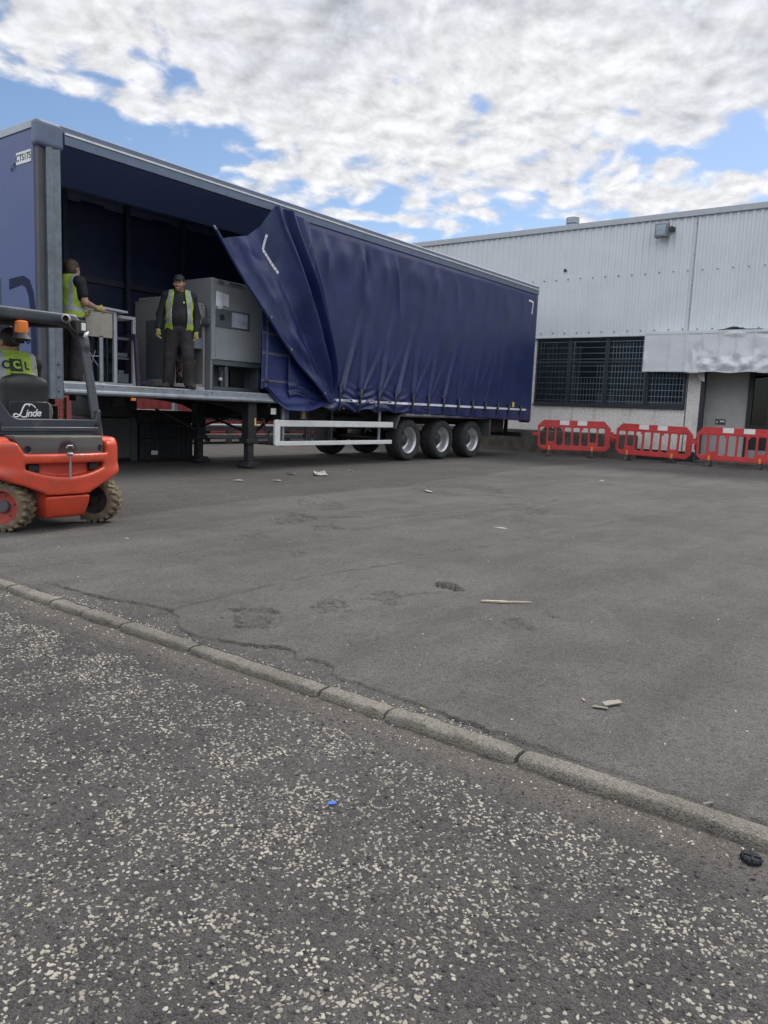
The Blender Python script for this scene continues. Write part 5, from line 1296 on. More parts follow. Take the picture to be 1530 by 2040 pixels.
def lerp(a, b, t): return tuple(a[i] + (b[i] - a[i]) * t for i in range(3))
def person(loc, rz, label, J, cap=False, hair=M_hair, long_sleeve=True, vest_open=True, gloves=True, beard=False, seated=False, girth=1.0, back_text=False, long_hair=False):
    t = empty('person', loc, rz, label, 'person')
    P = [J[k] for k in J if k not in ('hyaw', 'hdL', 'hdR', 'toeL', 'toeR', 'hpitch')]
    lo = np.min(P, 0) - .24; hi = np.max(P, 0) + .24
    lo[2] = max(lo[2], -.02)
    pel, bel, che, nek, hed = (J[k] for k in ('pel', 'bel', 'che', 'nek', 'hed'))
    g = girth
    def torso(s, f, k=.05, low=True):
        if low: s.ell(pel, (.168 * g + f, .118 * g + f, .13 + f), k)
        s.ell(bel, (.150 * g + f, .125 * g * g + f, .17 + f), k)
        s.ell(che, (.172 * g + f, .118 * g + f, .20 + f), k)
        s.cone(J['shL'], J['shR'], .062 + f, .062 + f, k)
        s.cone(lerp(che, nek, .35), nek, .085 + f, .056 + f, k)
    def arm(s, q_, f, k=.03, fore=True):
        s.cone(J['sh' + q_], J['el' + q_], .058 + f, .044 + f, k)
        if fore: s.cone(J['el' + q_], J['wr' + q_], .044 + f, .030 + f, k)
    def leg(s, q_, f, k=.04, flare=0.0):
        s.cone(J['hip' + q_], J['kn' + q_], .092 * g + f, .060 + f, k); s.cone(J['kn' + q_], J['an' + q_], .058 + f + flare * .5, .044 + f + flare, k)
    hy = J.get('hyaw', 0.0); c_, s_ = math.cos(hy), math.sin(hy); hp = J.get('hpitch', 0.0)
    def H_(p):
        x, y, z = p; y, z = y * math.cos(hp) - z * math.sin(hp), y * math.sin(hp) + z * math.cos(hp)
        return (hed[0] + c_ * x - s_ * y, hed[1] + s_ * x + c_ * y, hed[2] + z)
    HM = [(c_, -s_, 0), (s_, c_, 0), (0, 0, 1)]
    HMt = [(c_, s_, 0), (-s_, c_, 0), (0, 0, 1)]
    def head(s, f=0.0):
        s.ell(H_((0, .012, .028)), (.075 + f, .096 + f, .092 + f), .02, 'u', HMt)
        s.ell(H_((0, -.028, -.045)), (.062 + f, .070 + f, .080 + f), .03, 'u', HMt)
    # one continuous body
    b_ = SDF(lo, hi, .0085)
    torso(b_, 0)
    for q_ in 'LR': arm(b_, q_, 0); leg(b_, q_, 0)
    for q_ in 'LR':
        an = J['an' + q_]; td = J['toe' + q_]; td = Vector(td).normalized(); b_.cone(an, (an[0] + td[0] * .13, an[1] + td[1] * .13, an[2] - .045), .038, .026, .03)
        wr = J['wr' + q_]; hd = Vector(J['hd' + q_]).normalized(); b_.cone(wr, tuple(Vector(wr) + hd * .09), .032, .034, .02)
    head(b_); b_.cone(lerp(nek, hed, -.1), H_((0, .02, -.06)), .057, .055, .03)
    b_.ell(H_((0, -.078, -.105)), (.026, .022, .02), .02)
    b_.cone(H_((0, -.096, .002)), H_((0, -.116, -.036)), .009, .016, .012)
    b_.ell(H_((.014, -.104, -.040)), (.01, .01, .008), .008); b_.ell(H_((-.014, -.104, -.040)), (.01, .01, .008), .008)
    b_.cone(H_((-.042, -.083, .026)), H_((.042, -.083, .026)), .012, .012, .012)
    for sx_ in (-1, 1):
        b_.ell(H_((sx_ * .032, -.106, .004)), (.019, .018, .012), .012, 's')
        b_.ell(H_((sx_ * .032, -.083, .004)), (.013, .013, .011), .004)
        b_.ell(H_((sx_ * .079, .012, -.008)), (.012, .022, .032), .008, 'u', HMt)
        b_.ell(H_((sx_ * .040, -.070, -.03)), (.024, .024, .022), .02)
    b_.cone(H_((-.022, -.104, -.069)), H_((.022, -.104, -.069)), .0055, .0055, .004, 's')
    b_.cone(H_((-.02, -.094, -.079)), H_((.02, -.094, -.079)), .009, .009, .01)
    hv = Vector(hed)
    fdir = Vector((s_, -c_, 0))
    def pick(C):
        d = C - np.array(hed); lx_ = c_ * d[:, 0] + s_ * d[:, 1]; ly_ = -s_ * d[:, 0] + c_ * d[:, 1]
        mi = np.zeros(len(C), int)
        if beard: mi[(d[:, 2] < -.052) & (d[:, 2] > -.15) & (ly_ < -.02) & ~((abs(d[:, 2] + .069) < .010) & (abs(lx_) < .03)) | ((d[:, 2] < -.045) & (d[:, 2] > -.060) & (ly_ < -.07) & (abs(lx_) < .035))] = 1
        mi[(abs(d[:, 2] - .003) < .0085) & (abs(abs(lx_) - .032) < .013) & (ly_ < -.06)] = 2
        return mi
    body = b_.build('body', [M_skin, M_beard, M_eye], t, pick, 2)
    # trousers
    s = SDF(lo, (hi[0], hi[1], bel[2] + .02), .012)
    s.ell(pel, (.172 * g + .022, .125 * g + .022, .15), .05)
    for q_ in 'LR': leg(s, q_, .030, .03, .018)
    gX, gY, gZ = np.meshgrid(*s.ax, indexing='ij')
    s.D += ((fbm(gX * 9, gY * 9, gZ * 6, 2) - .5) * .026 * (1 if not seated else .5)).astype(np.float32)
    az_ = min(J['anL'][2], J['anR'][2])
    if not seated: s.all(lambda X, Y, Z: -(Z - (az_ - .045)), 'i', .006)
    s.build('trousers', M_trou, t, None, 1)
    # boots
    for q_ in 'LR':
        an = J['an' + q_]; td = Vector(J['toe' + q_]).normalized()
        A = np.array(an); s = SDF(A - (.26, .26, .14), A + (.26, .26, .14), .009)
        fl_z = an[2] - .085
        s.cone((an[0], an[1], an[2] + .05), (an[0], an[1], an[2] - .01), .055, .056, .02)
        s.cone((an[0] - td.x * .04, an[1] - td.y * .04, fl_z + .045), (an[0] + td.x * .10, an[1] + td.y * .10, fl_z + .043), .050, .050, .03)
        s.cone((an[0] + td.x * .08, an[1] + td.y * .08, fl_z + .040), (an[0] + td.x * .16, an[1] + td.y * .16, fl_z + .034), .048, .042, .02)
        s.all(lambda X, Y, Z: -(Z - fl_z), 'i', .006)
        s.build('boot', M_boot, t, None, 1)
    # jacket or short-sleeved shirt
    s = SDF((lo[0], lo[1], pel[2] - .12), (hi[0], hi[1], nek[2] + .12), .011)
    torso(s, .016, .05)
    for q_ in 'LR':
        if long_sleeve: arm(s, q_, .019)
        else: s.cone(J['sh' + q_], lerp(J['sh' + q_], J['el' + q_], .62), .078, .070, .03)
    gX, gY, gZ = np.meshgrid(*s.ax, indexing='ij')
    s.D += ((fbm(gX * 10, gY * 10, gZ * 8, 2) - .5) * .020).astype(np.float32)
    hem = pel[2] - (.06 if not seated else .0)
    s.all(lambda X, Y, Z: -(Z - hem), 'i', .006)
    nk = H_((0, -.02, -.15))
    s.cone((nek[0], nek[1], nek[2] + .0), H_((0, 0, .05)), .066, .085, .01, 's')
    for q_ in 'LR':
        if not long_sleeve:
            A, B = np.array(J['sh' + q_]), np.array(J['el' + q_]); m_ = A + (B - A) * .82; dn = (B - A) / np.linalg.norm(B - A)
            s.cone(tuple(m_ + dn * .03), tuple(m_ + dn * .30), .10, .10, .004, 's') if False else None
        else:
            hd = Vector(J['hd' + q_]).normalized(); W = Vector(J['wr' + q_]); s.cone(tuple(W + hd * .03), tuple(W + hd * .2), .05, .07, .004, 's')
    s.build('jacket' if long_sleeve else 'short_sleeved_top', M_jack, t, None, 1)
    # safety vest: a shell over the jacket, open at the front, with armholes
    s = SDF((lo[0], lo[1], pel[2] - .14), (hi[0], hi[1], nek[2] + .08), .009)
    torso(s, .040, .05)
    gX, gY, gZ = np.meshgrid(*s.ax, indexing='ij')
    s.D += ((fbm(gX * 9, gY * 9, gZ * 7, 2) - .5) * .024).astype(np.float32)
    vh = pel[2] - (.04 if not seated else -.02)
    s.all(lambda X, Y, Z: -(Z - vh), 'i', .005)
    inn = SDF((lo[0], lo[1], pel[2] - .14), (hi[0], hi[1], nek[2] + .08), .009); torso(inn, .019, .05)
    s.D = np.maximum(s.D, -inn.D)
    for q_, sg in (('L', 1), ('R', -1)):
        A = Vector(J['sh' + q_]); B = Vector(J['el' + q_]); out = Vector((sg, 0, 0))
        s.cone(tuple(A + out * .035), tuple(A.lerp(B, .75) + out * .01), .085, .085, .012, 's')
        s.cone(tuple(A + out * .05), tuple(A + out * .25), .12, .12, .01, 's')
    s.cone((nek[0], nek[1] - .015, nek[2] - .05), (nek[0], nek[1] - .01, nek[2] + .15), .075, .11, .012, 's')
    if vest_open:
        s.put(lambda X, Y, Z: np.maximum(np.abs(X - che[0]) - (.098 + .02 * np.sin(Z * 7)), Y - (che[1] - .03)), (che[0] - .14, lo[1], vh - .1), (che[0] + .14, che[1] - .03, nek[2] + .1), .006, 's')
    def vpick(C):
        mi = np.zeros(len(C), int); ax_ = np.abs(C[:, 0] - che[0])
        mi[(np.abs(ax_ - .135 * g) < .026) & (C[:, 2] > bel[2] - .10)] = 1
        mi[(np.abs(C[:, 2] - (bel[2] - .06)) < .027)] = 1
        mi[ax_ > .23] = 0
        if back_text: mi[(C[:, 1] > che[1]) & (ax_ < .105)] = 0; 
        return mi
    vest = s.build('safety_vest', [M_vest, M_vband], t, vpick, 1)
    # hands
    if gloves:
        for q_, sg in (('L', 1), ('R', -1)):
            W = Vector(J['wr' + q_]); d = Vector(J['hd' + q_]).normalized(); n = Vector((-sg, 0, 0)); n = (n - n.dot(d) * d).normalized()
            sd_ = n.cross(d) * sg
            if sd_.dot(Vector((0, -1, 0))) < 0: sd_ = -sd_
            s = SDF(np.array(W) - .2, np.array(W) + .2, .0052)
            s.cone(tuple(W - d * .035), tuple(W + d * .02), .041, .036, .01)
            for k_ in (-.5, .5): s.cone(tuple(W + d * .015 + sd_ * .018 * k_), tuple(W + d * .085 + sd_ * .048 * k_), .026, .020, .015)
            for i_, (o_, L_) in enumerate(((-.034, .058), (-.012, .070), (.011, .076), (.033, .068))):
                b0 = W + d * .085 + sd_ * o_; b1 = b0 + (d * .92 + n * .38 + sd_ * o_ * 1.2).normalized() * L_ * .5
                b2 = b1 + (d * .62 + n * .78).normalized() * L_ * .34; b3 = b2 + (d * .2 + n).normalized() * L_ * .3
                s.cone(tuple(b0), tuple(b1), .0125, .0115, .005); s.cone(tuple(b1), tuple(b2), .0115, .0105, .003); s.cone(tuple(b2), tuple(b3), .0105, .009, .003)
            b0 = W + d * .03 + sd_ * .032; b1 = b0 + (d * .6 + sd_ * .6 + n * .35).normalized() * .042; b2 = b1 + (d * .8 + n * .5 + sd_ * .1).normalized() * .036
            s.cone(tuple(b0), tuple(b1), .016, .0135, .008); s.cone(tuple(b1), tuple(b2), .0135, .011, .004)
            s.build('glove', M_glove, t, None, 1)
    # hair and cap
    s = SDF(np.array(hed) - .2, np.array(hed) + .2, .0075)
    s.ell(H_((0, .018, .034)), (.083, .104, .097), .02, 'u', HMt)
    if long_hair: s.ell(H_((0, .045, -.03)), (.082, .082, .085), .03, 'u', HMt)
    gX, gY, gZ = np.meshgrid(*s.ax, indexing='ij'); s.D += ((fbm(gX * 40, gY * 40, gZ * 18, 2) - .5) * .012).astype(np.float32)
    f0 = Vector(H_((0, -.075, -.02))); s.ell(tuple(f0), (.085, .085, .075), .015, 's', HMt)
    s.ell(H_((0, -.02, -.135)), (.12, .10, .08), .01, 's', HMt)
    for sx_ in (-1, 1): s.ell(H_((sx_ * .085, -.02, -.03)), (.02, .05, .05), .008, 's', HMt)
    if not cap: s.build('hair', hair, t, None, 1)
    else:
        s.build('hair', hair, t, None, 1)
        s = SDF(np.array(hed) - .24, np.array(hed) + .24, .0065)
        s.ell(H_((0, .012, .050)), (.086, .106, .088), .01, 'u', HMt)
        s.all(lambda X, Y, Z: -(Z - (hed[2] + .040)), 'i', .004)
        s.ell(H_((0, -.105, .044)), (.066, .075, .010), .010, 'u', HMt)
        s.build('cap', M_capk, t, None, 1)
    return t, body, vest

# the man in the cap, standing at the edge of the deck
J1 = dict(pel=(0, .01, .94), bel=(0, -.03, 1.10), che=(0, 0, 1.30), nek=(0, .005, 1.475), hed=(-.01, -.035, 1.628),
          shL=(.19, .01, 1.425), shR=(-.19, .01, 1.425), elL=(.265, .045, 1.15), elR=(-.285, .03, 1.15), wrL=(.255, -.03, .895), wrR=(-.315, -.05, .905),
          hipL=(.09, 0, .90), hipR=(-.09, 0, .90), knL=(.135, -.10, .50), knR=(-.135, .0, .50), anL=(.165, -.09, .087), anR=(-.165, .05, .087),
          toeL=(.35, -1, 0), toeR=(-.45, -1, 0), hdL=(.05, -.15, -1), hdR=(-.1, -.2, -1), hyaw=R(-12), hpitch=R(4))
p1_, b1_, v1_ = person((7.90, 10.12, DZ), R(-37), 'man in a black cap, open lime vest and tan gloves standing at the deck edge', J1, cap=True, beard=True, girth=1.10, hair=M_hairb)
c = MB(); c.box(.055, .075, -.165, -.158, 1.315, 1.34); c.build('chest_badge', M_inkw, p1_)
# the man by the front pillar, back half turned, reaching to a rack
J2 = dict(pel=(0, .0, .93), bel=(0, .0, 1.08), che=(.0, .0, 1.27), nek=(0, -.01, 1.43), hed=(0, -.035, 1.575),
          shL=(.185, .0, 1.385), shR=(-.185, .0, 1.385), elL=(.24, -.06, 1.12), elR=(-.245, -.04, 1.115), wrL=(.14, -.27, 1.04), wrR=(-.215, -.29, 1.06),
          hipL=(.09, 0, .89), hipR=(-.09, 0, .89), knL=(.11, -.06, .49), knR=(-.11, -.02, .49), anL=(.13, .02, .087), anR=(-.12, .03, .087),
          toeL=(.3, -1, 0), toeR=(-.3, -1, 0), hdL=(0, -1, -.1), hdR=(.0, -1, -.12), hyaw=R(12))
p2_, b2_, v2_ = person((6.12, 10.22, DZ), R(98), 'man with brown hair and short black sleeves in a lime vest beside the front pillar', J2, hair=M_hairb, long_sleeve=False, vest_open=True, long_hair=True)

# ------------------------------------------------------------------ fork-lift truck; local x right, y forward (towards the trailer), z up
FX, FY = 3.50, 5.86
M_fred = mat('forklift_red', (.54, .056, .022), .42, var=.10, vscale=3.5, coat=.15, dirt=(.28, .06, .04), dscale=4.5, damt=.6, streak=((.19, .08, .055), (4, 4, 14), .45))
M_trim = mat('grey_brown_trim', (.075, .066, .062), .6, var=.08, bump=.15, bscale=200)
M_guard = mat('dark_blue_grey_guard', (.036, .042, .053), .42, var=.07, dirt=(.12, .12, .11), dscale=4, damt=.3)
M_seat = mat('black_seat_vinyl', (.014, .017, .016), .5, var=.2, bump=.15, bscale=90)
M_ftyre = mat('mud_caked_tyre', (.155, .118, .078), .95, var=.30, vscale=12, bump=.5, bscale=50, dirt=(.085, .065, .045), dscale=7, damt=.7)
M_frim = mat('red_wheel_rim', (.36, .045, .035), .55, var=.2, vscale=8, dirt=(.16, .07, .05), dscale=6, damt=.5)
fk = empty('forklift', (FX, FY, 0), 0, 'red counterbalance forklift with dark overhead guard, muddy tyres and an orange beacon', 'forklift')
s = SDF((-.64, -.06, .05), (.64, 1.35, .86), .0115)
s.box((0, .48, .555), (.575, .50, .175), .07, .03)
s.box((-.42, .75, .62), (.155, .55, .14), .05, .05); s.box((.42, .75, .62), (.155, .55, .14), .05, .05)
s.all(lambda X, Y, Z: np.where(Y < .8, (np.sqrt((np.abs(X) / .80) ** 2.2 + ((np.maximum(.80 - Y, 0)) / .80) ** 2.2) - 1) * .5, -1), 'i', .04)
# wings drop into the narrow foot
s.put(lambda X, Y, Z: np.maximum(np.abs(X) - (.20 + np.clip((Z - .22) * .25, -.03, 0) + np.clip((Z - .30) * 2.2, 0, .34)), np.maximum(.10 - Z, Z - .50)) * .6, (-.55, .03, .1), (.55, .75, .5), .03)
s.all(lambda X, Y, Z: -(Y - (.025 + .055 * np.clip((.30 - Z) / .20, 0, 1) ** 1.3 + .10 * (X / .5) ** 2)), 'i', .03)
for sg in (-1, 1):   # steer-wheel wells
    s.put(lambda X, Y, Z: np.maximum(np.hypot(Y - .32, Z - .18) - .285, .215 + .12 * np.clip(Z - .25, 0, .2) - sg * X), (min(sg * .2, sg * .9), .0, -.1), (max(sg * .2, sg * .9), .62, .5), .03, 's')
# parting line, handle slot with dark ends, tow-pin recess
s.put(lambda X, Y, Z: np.maximum(np.abs(Z - .292) - .006, Y - .10 - .1 * (X / .5) ** 2), (-.5, -.05, .27), (.5, .2, .31), .005, 's', .02)
s.put(lambda X, Y, Z: np.maximum(np.maximum(np.abs(X) - .345, np.abs(Z - (.500 + .28 * X * X)) - (.056 - .30 * X * X)), Y - (.115 + .40 * X * X)), (-.4, -.06, .43), (.4, .2, .6), .02, 's', .02)
s.put(lambda X, Y, Z: np.maximum(np.maximum(np.maximum(X - .385, -X - .345 - .55 * np.clip(Z - .63, 0, .12)), .632 - Z), Y - 1.3), (-.5, -.1, .63), (.42, 1.3, .9), .02, 's')
body = s.build('counterweight', M_fred, fk, None, 2)
sl = MB()
for sg in (-1, 1): sl.box(sg * .265 - .045, sg * .265 + .045, .10, .16, .482, .550)
sl.build('slot_openings', M_ink, body, bevel=.012)
tp = MB(); tp.cyl((.005, .035, .36), (.005, .035, .62), .0095, n=10); tp.lathe([(.001, .015), (.02, .012), (.028, 0), (.02, -.01)], (.005, .035, .632), (0, 0, 1), 12); tp.tube([(-.03, .03, .68), (-.02, .025, .70), (.02, .025, .70), (.03, .03, .68)], .007)
tp.build('tow_pin', M_galv, fk)
# plastic rear cover above the counterweight
s = SDF((-.55, -.05, .56), (.55, .55, .86), .009)
s.put(lambda X, Y, Z: np.maximum(np.maximum(np.maximum(X - .375, -X - .335 - .55 * np.clip(Z - .63, 0, .12)), np.maximum(.60 - Z, Z - .775)), np.maximum(.07 + .42 * X * X + .16 * np.clip(Z - .68, 0, 1) - Y, Y - .5)) * .8, (-.6, -.05, .58), (.6, .55, .8), .02)
s.ell((.005, .05, .635), (.085, .075, .095), .02, 's')
for x in (-.31, .33): s.cone((x, .05, .665), (x, .22, .665), .024, .024, .006, 's')
cov_ = s.build('rear_cover', M_trim, fk, None, 2)
pg = MB()
for x in (-.31, .33): pg.cyl((x, .125, .665), (x, .16, .665), .022, n=12)
pg.cyl((-.305, .12, .665), (-.305, .125, .665), .006, n=8); pg.build('cover_plugs', M_ink, cov_)
# lower rear frame, hood
fr = MB(); fr.prism([(-.52, .775), (.49, .775), (.48, .99), (.455, .99), (.43, .905), (-.27, .905), (-.33, .93), (-.41, 1.04), (-.43, 1.12), (-.52, 1.12)], 'y', .33, .39)
fr.prism([(-.42, .80), (.45, .80), (.45, .84), (-.42, .84)], 'y', .315, .33)
frm = fr.build('rear_frame', M_guard, fk, bevel=.012)
bl = MB()
for x in (-.43, .44): bl.cyl((x, .33, .86), (x, .32, .86), .018, n=10)
bl.build('frame_bolts', M_ink, frm)
hd_ = MB(); hd_.box(-.42, .42, .42, 1.05, .66, .80); hd_.box(-.46, .46, 1.05, 1.5, .30, .45); hd_.build('battery_hood', M_seat, fk, bevel=.03)
# overhead guard as one casting: rear legs, curved corners, roof frame, front legs
s = SDF((-.62, .24, .70), (.62, 2.05, 1.92), .0125)
for x in (-.475, .475):
    for dx_ in (-.022, .022): s.cone((x + dx_, .36, .76), (x * .96 + dx_, .55, 1.60), .024, .021, .012)
    s.cone((x * .96, .545, 1.56), (x * .93, .60, 1.69), .038, .044, .05); s.cone((x * .93, .60, 1.69), (x * .76, .66, 1.77), .044, .042, .10)
    s.cone((x * .90, .64, 1.75), (x * .92, 1.65, 1.79), .045, .04, .03); s.cone((x * .92, 1.65, 1.78), (x, 1.95, .78), .032, .032, .03)
s.box((0, .66, 1.772), (.42, .075, .050), .022, .06)
s.box((0, 1.62, 1.79), (.44, .05, .035), .02, .04)
for x in np.linspace(-.34, .34, 6): s.box((x, 1.1, 1.80), (.014, .5, .014), .008, .01)
gd = s.build('overhead_guard', M_guard, fk, None, 2)
rp = MB(); rp.box(-.40, .40, .70, 1.60, 1.800, 1.808); rp.build('roof_panel', glass('guard_roof_pane', (.12, .13, .14), .8), gd)
# beacon, rear work lights
bc = MB(); bc.lathe([(.001, .055), (.04, .05), (.052, .04), (.055, -.03), (.05, -.06)], (-.085, .60, 1.665), (0, 0, 1), 24)
bcn = bc.build('beacon', M_orange, fk)
b2 = MB(); b2.lathe([(.052, .02), (.06, .0), (.085, -.03), (.06, -.045), (.001, -.045)], (-.085, .60, 1.595), (0, 0, 1), 24); b2.tube([(-.05, .6, 1.56), (-.03, .6, 1.53), (-.01, .6, 1.55)], .006); b2.box(-.13, -.05, .62, .66, 1.53, 1.76); b2.build('beacon_base', M_black, bcn)
lm = MB(); lm.lathe([(.001, .0), (.034, .0), (.037, .02), (.037, .09), (.025, .12)], (.285, .53, 1.765), (-.55, -.8, 0), 20); w1 = lm.build('work_lamp', mat('grey_lamp_shell', (.27, .27, .26), .5), fk)
lm.v and None
lm = MB(); lm.lathe([(.001, -.003), (.026, -.003), (.028, .006)], (.285, .53, 1.765), (-.55, -.8, 0), 16); lm.build('lens', mat('brown_lens', (.12, .08, .07), .15), w1)
lm = MB(); lm.lathe([(.001, .0), (.05, .0), (.054, .02), (.054, .09), (.03, .12)], (-.335, .60, 1.80), (-.5, -.85, 0), 20); lm.build('work_lamp', M_strap, fk)
lm = MB(); lm.box(.335, .44, .47, .56, 1.655, 1.765); lm.tube([(.28, .52, 1.74), (.30, .50, 1.70), (.34, .50, 1.67), (.36, .48, 1.64)], .012, n=8); sb = lm.build('sensor_box', M_black, fk, bevel=.012)
lm = MB(); lm.box(.385, .425, .463, .4695, 1.68, 1.745); lm.add([(.41, .46, 1.66), (.46, .47, 1.68), (.44, .47, 1.62), (.40, .462, 1.625)], [(0, 1, 2, 3)]); lm.build('white_label', M_sign, sb, solid=.002)
# seat with its lettered back
s = SDF((-.34, .55, .62), (.28, 1.30, 1.36), .01)
s.box((-.04, .66, 1.00), (.205, .065, .245), .06, .03); s.ell((-.04, .66, 1.19), (.19, .06, .09), .04); s.box((-.04, .95, .80), (.22, .26, .08), .05, .05)
seat = s.build('seat', M_seat, fk, None, 2)
pn = MB(); pn.prism(rrect(-.215, .135, .84, 1.045, .03), 'y', .572, .595); sp_ = pn.build('seat_back_panel', mat('glossy_black_panel', (.012, .013, .015), .3), seat, bevel=.006)
Mx = frame_mat((-.015, .569, .945), (1, 0, .055), (-.055, 0, 1))
text('lettering', 'inde', .088, Mx, M_inkw, sp_, shear=.28, weight=.0016, spacing=.92)
sc_ = MB()
def stroke(pts, r): 
    ps = []
    for i in range(len(pts) - 1):
        p0, p1, p2, p3 = pts[max(i - 1, 0)], pts[i], pts[i + 1], pts[min(i + 2, len(pts) - 1)]
        for k in range(6):
            t_ = k / 6; q0 = [.5 * (2 * p1[a] + (p2[a] - p0[a]) * t_ + (2 * p0[a] - 5 * p1[a] + 4 * p2[a] - p3[a]) * t_ ** 2 + (3 * p1[a] - p0[a] - 3 * p2[a] + p3[a]) * t_ ** 3) for a in (0, 1)]
            ps.append(q0)
    ps.append(pts[-1]); sc_.tube([(p[0], .568, p[1]) for p in ps], r, n=6)
stroke([(-.045, 1.005), (-.06, 1.02), (-.085, 1.015), (-.105, .985), (-.125, .94), (-.15, .915), (-.175, .912), (-.185, .925), (-.17, .938), (-.14, .928), (-.105, .912), (-.075, .915)], .0065)
stroke([(-.105, .985), (-.085, 1.013), (-.04, 1.022), (-.005, 1.005), (.005, .99)], .005)
sc_.build('lettering_stroke', M_inkw, sp_)
gx_ = MB(); gx_.prism([(.15, .90), (.21, .885), (.225, .96), (.215, 1.0), (.20, 1.03), (.15, 1.06)], 'y', .66, .76); gx_.tube([(.16, .7, .9), (.20, .68, .84)], .012); gx_.build('armrest', mat('grey_armrest', (.16, .165, .16), .6), fk, bevel=.01)
# drive wheels, mast, forks and steering column on the far side
ms_ = MB()
for x in (-.40, .40): ms_.box(x - .10, x + .10, 1.92, 2.04, .10, 1.95); ms_.box(x * .7 - .04, x * .7 + .04, 1.94, 2.0, .15, 1.90)
for z in (.5, 1.1, 1.62): ms_.box(-.30, .30, 1.95, 2.0, z, z + .12)
ms_.box(-.06, .06, 1.93, 2.0, .2, 1.8); ms_.box(-.18, .18, 1.93, 1.99, 1.2, 1.9); ms_.build('mast', M_black, fk, bevel=.006)
fo = MB()
for x in (-.25, .25): fo.prism([(2.06, .06), (3.1, .06), (3.1, .075), (2.11, .10), (2.11, .75), (2.06, .75)], 'x', x - .05, x + .05)
fo.box(-.45, .45, 2.03, 2.06, .25, .75); fo.build('forks', M_dgrey, fk)
co = MB(); co.tube([(-.02, 1.62, .45), (-.02, 1.5, 1.0)], .045); co.box(-.4, .4, 1.6, 1.9, .3, .85); co.tube([(-.02 + .15 * math.cos(a), 1.46 + .07 * math.sin(a), 1.03 + .13 * math.sin(a)) for a in np.linspace(0, 6.28, 25)], .014, n=8); co.build('steering_column', M_black, fk, bevel=.004)
fsd = MB(); fsd.box(-.54, .54, .9, 1.75, .16, .36); fsd.box(-.56, -.46, .85, 1.9, .36, .50); fsd.box(.46, .56, .85, 1.9, .36, .50); fsd.build('chassis', M_fred, fk, bevel=.03)
def fl_wheel(rad, wd, x, y, steer, rimmat, side):
    w_ = MB(); hw = wd / 2
    w_.lathe([(rad * .60, -hw * .8), (rad * .66, -hw * .98), (rad * .84, -hw * 1.02), (rad * .93, -hw * .86), (rad * .945, 0), (rad * .93, hw * .86), (rad * .84, hw * 1.02), (rad * .66, hw * .98), (rad * .60, hw * .8)], (0, 0, 0), (1, 0, 0), 48)
    n = 20
    for k in range(n):
        for sg in (-1, 1):
            a = 2 * math.pi * (k + (.25 if sg > 0 else -.25)) / n
            M = Matrix.Rotation(a, 4, 'X') @ Matrix.Translation((sg * hw * .52, 0, rad * .955)) @ Matrix.Rotation(R(16 * sg), 4, 'Z')
            w_.box(-hw * .50, hw * .47, -rad * .082, rad * .082, -rad * .10, rad * .045, 0, M)
    o = w_.build('wheel', M_ftyre, fk, smooth=35, bevel=.006)
    o.location = (x, y, rad); o.rotation_euler = (random.random() * .2, 0, steer)
    r_ = MB(); r_.lathe([(rad * .62, hw * .78), (rad * .655, hw * .95), (rad * .63, hw * .98), (rad * .58, hw * .80), (rad * .52, hw * .45), (rad * .30, hw * .40), (rad * .22, hw * .42)], (0, 0, 0), (side, 0, 0), 40)
    ri = r_.build('rim', rimmat, o, smooth=35)
    h_ = MB(); h_.lathe([(rad * .24, hw * .40), (rad * .24, hw * .72), (rad * .20, hw * .82), (.001, hw * .84)], (0, 0, 0), (side, 0, 0), 24); h_.build('hub', M_dgrey, o, smooth=35)
    nt_ = MB()
    for k in range(5):
        a = 2 * math.pi * k / 5 + .3; c0 = Vector((side * hw * .40, rad * .41 * math.cos(a), rad * .41 * math.sin(a))); nt_.cyl(c0, c0 + Vector((side * hw * .12, 0, 0)), rad * .055, n=6)
    nt_.build('wheel_nuts', M_dgrey, ri)
    # inner side, seen on the steered wheel across
    r_ = MB(); r_.lathe([(rad * .62, hw * .78), (rad * .58, hw * .5), (rad * .50, hw * .1), (rad * .2, hw * .05), (rad * .18, hw * .5), (.001, hw * .5)], (0, 0, 0), (-side, 0, 0), 32); r_.build('inner_rim', M_hub, o, smooth=35)
fl_wheel(.206, .175, -.40, .285, R(32), M_frim, -1)
fl_wheel(.206, .175, .40, .285, R(32), M_frim, 1)
fl_wheel(.27, .20, -.45, 1.62, 0, M_frim, -1)
fl_wheel(.27, .20, .45, 1.62, 0, M_frim, 1)

# the driver, seen from behind
J3 = dict(pel=(0, .0, .14), bel=(0, .01, .30), che=(0, -.01, .49), nek=(0, -.03, .665), hed=(.0, -.05, .805),
          shL=(.185, .0, .625), shR=(-.185, .0, .625), elL=(.25, -.12, .40), elR=(-.25, -.12, .40), wrL=(.16, -.36, .38), wrR=(-.16, -.36, .36),
          hipL=(.09, -.02, .10), hipR=(-.09, -.02, .10), knL=(.13, -.44, .14), knR=(-.13, -.44, .14), anL=(.12, -.52, -.22), anR=(-.12, -.52, -.22),
          toeL=(.1, -1, 0), toeR=(-.1, -1, 0), hdL=(0, -1, .1), hdR=(0, -1, .1), hyaw=R(8))
def shift(J, dz): return {k: ((v[0], v[1], v[2] + dz) if isinstance(v, tuple) and k[:2] not in ('hd', 'to') else v) for k, v in J.items()}
p3_, b3_, v3_ = person((FX + .02, FY + .97, .55), R(180), 'forklift driver in a lime vest, seen from behind on the seat', shift(J3, .20), hair=M_hair, vest_open=True, seated=True, back_text=True, girth=1.04)

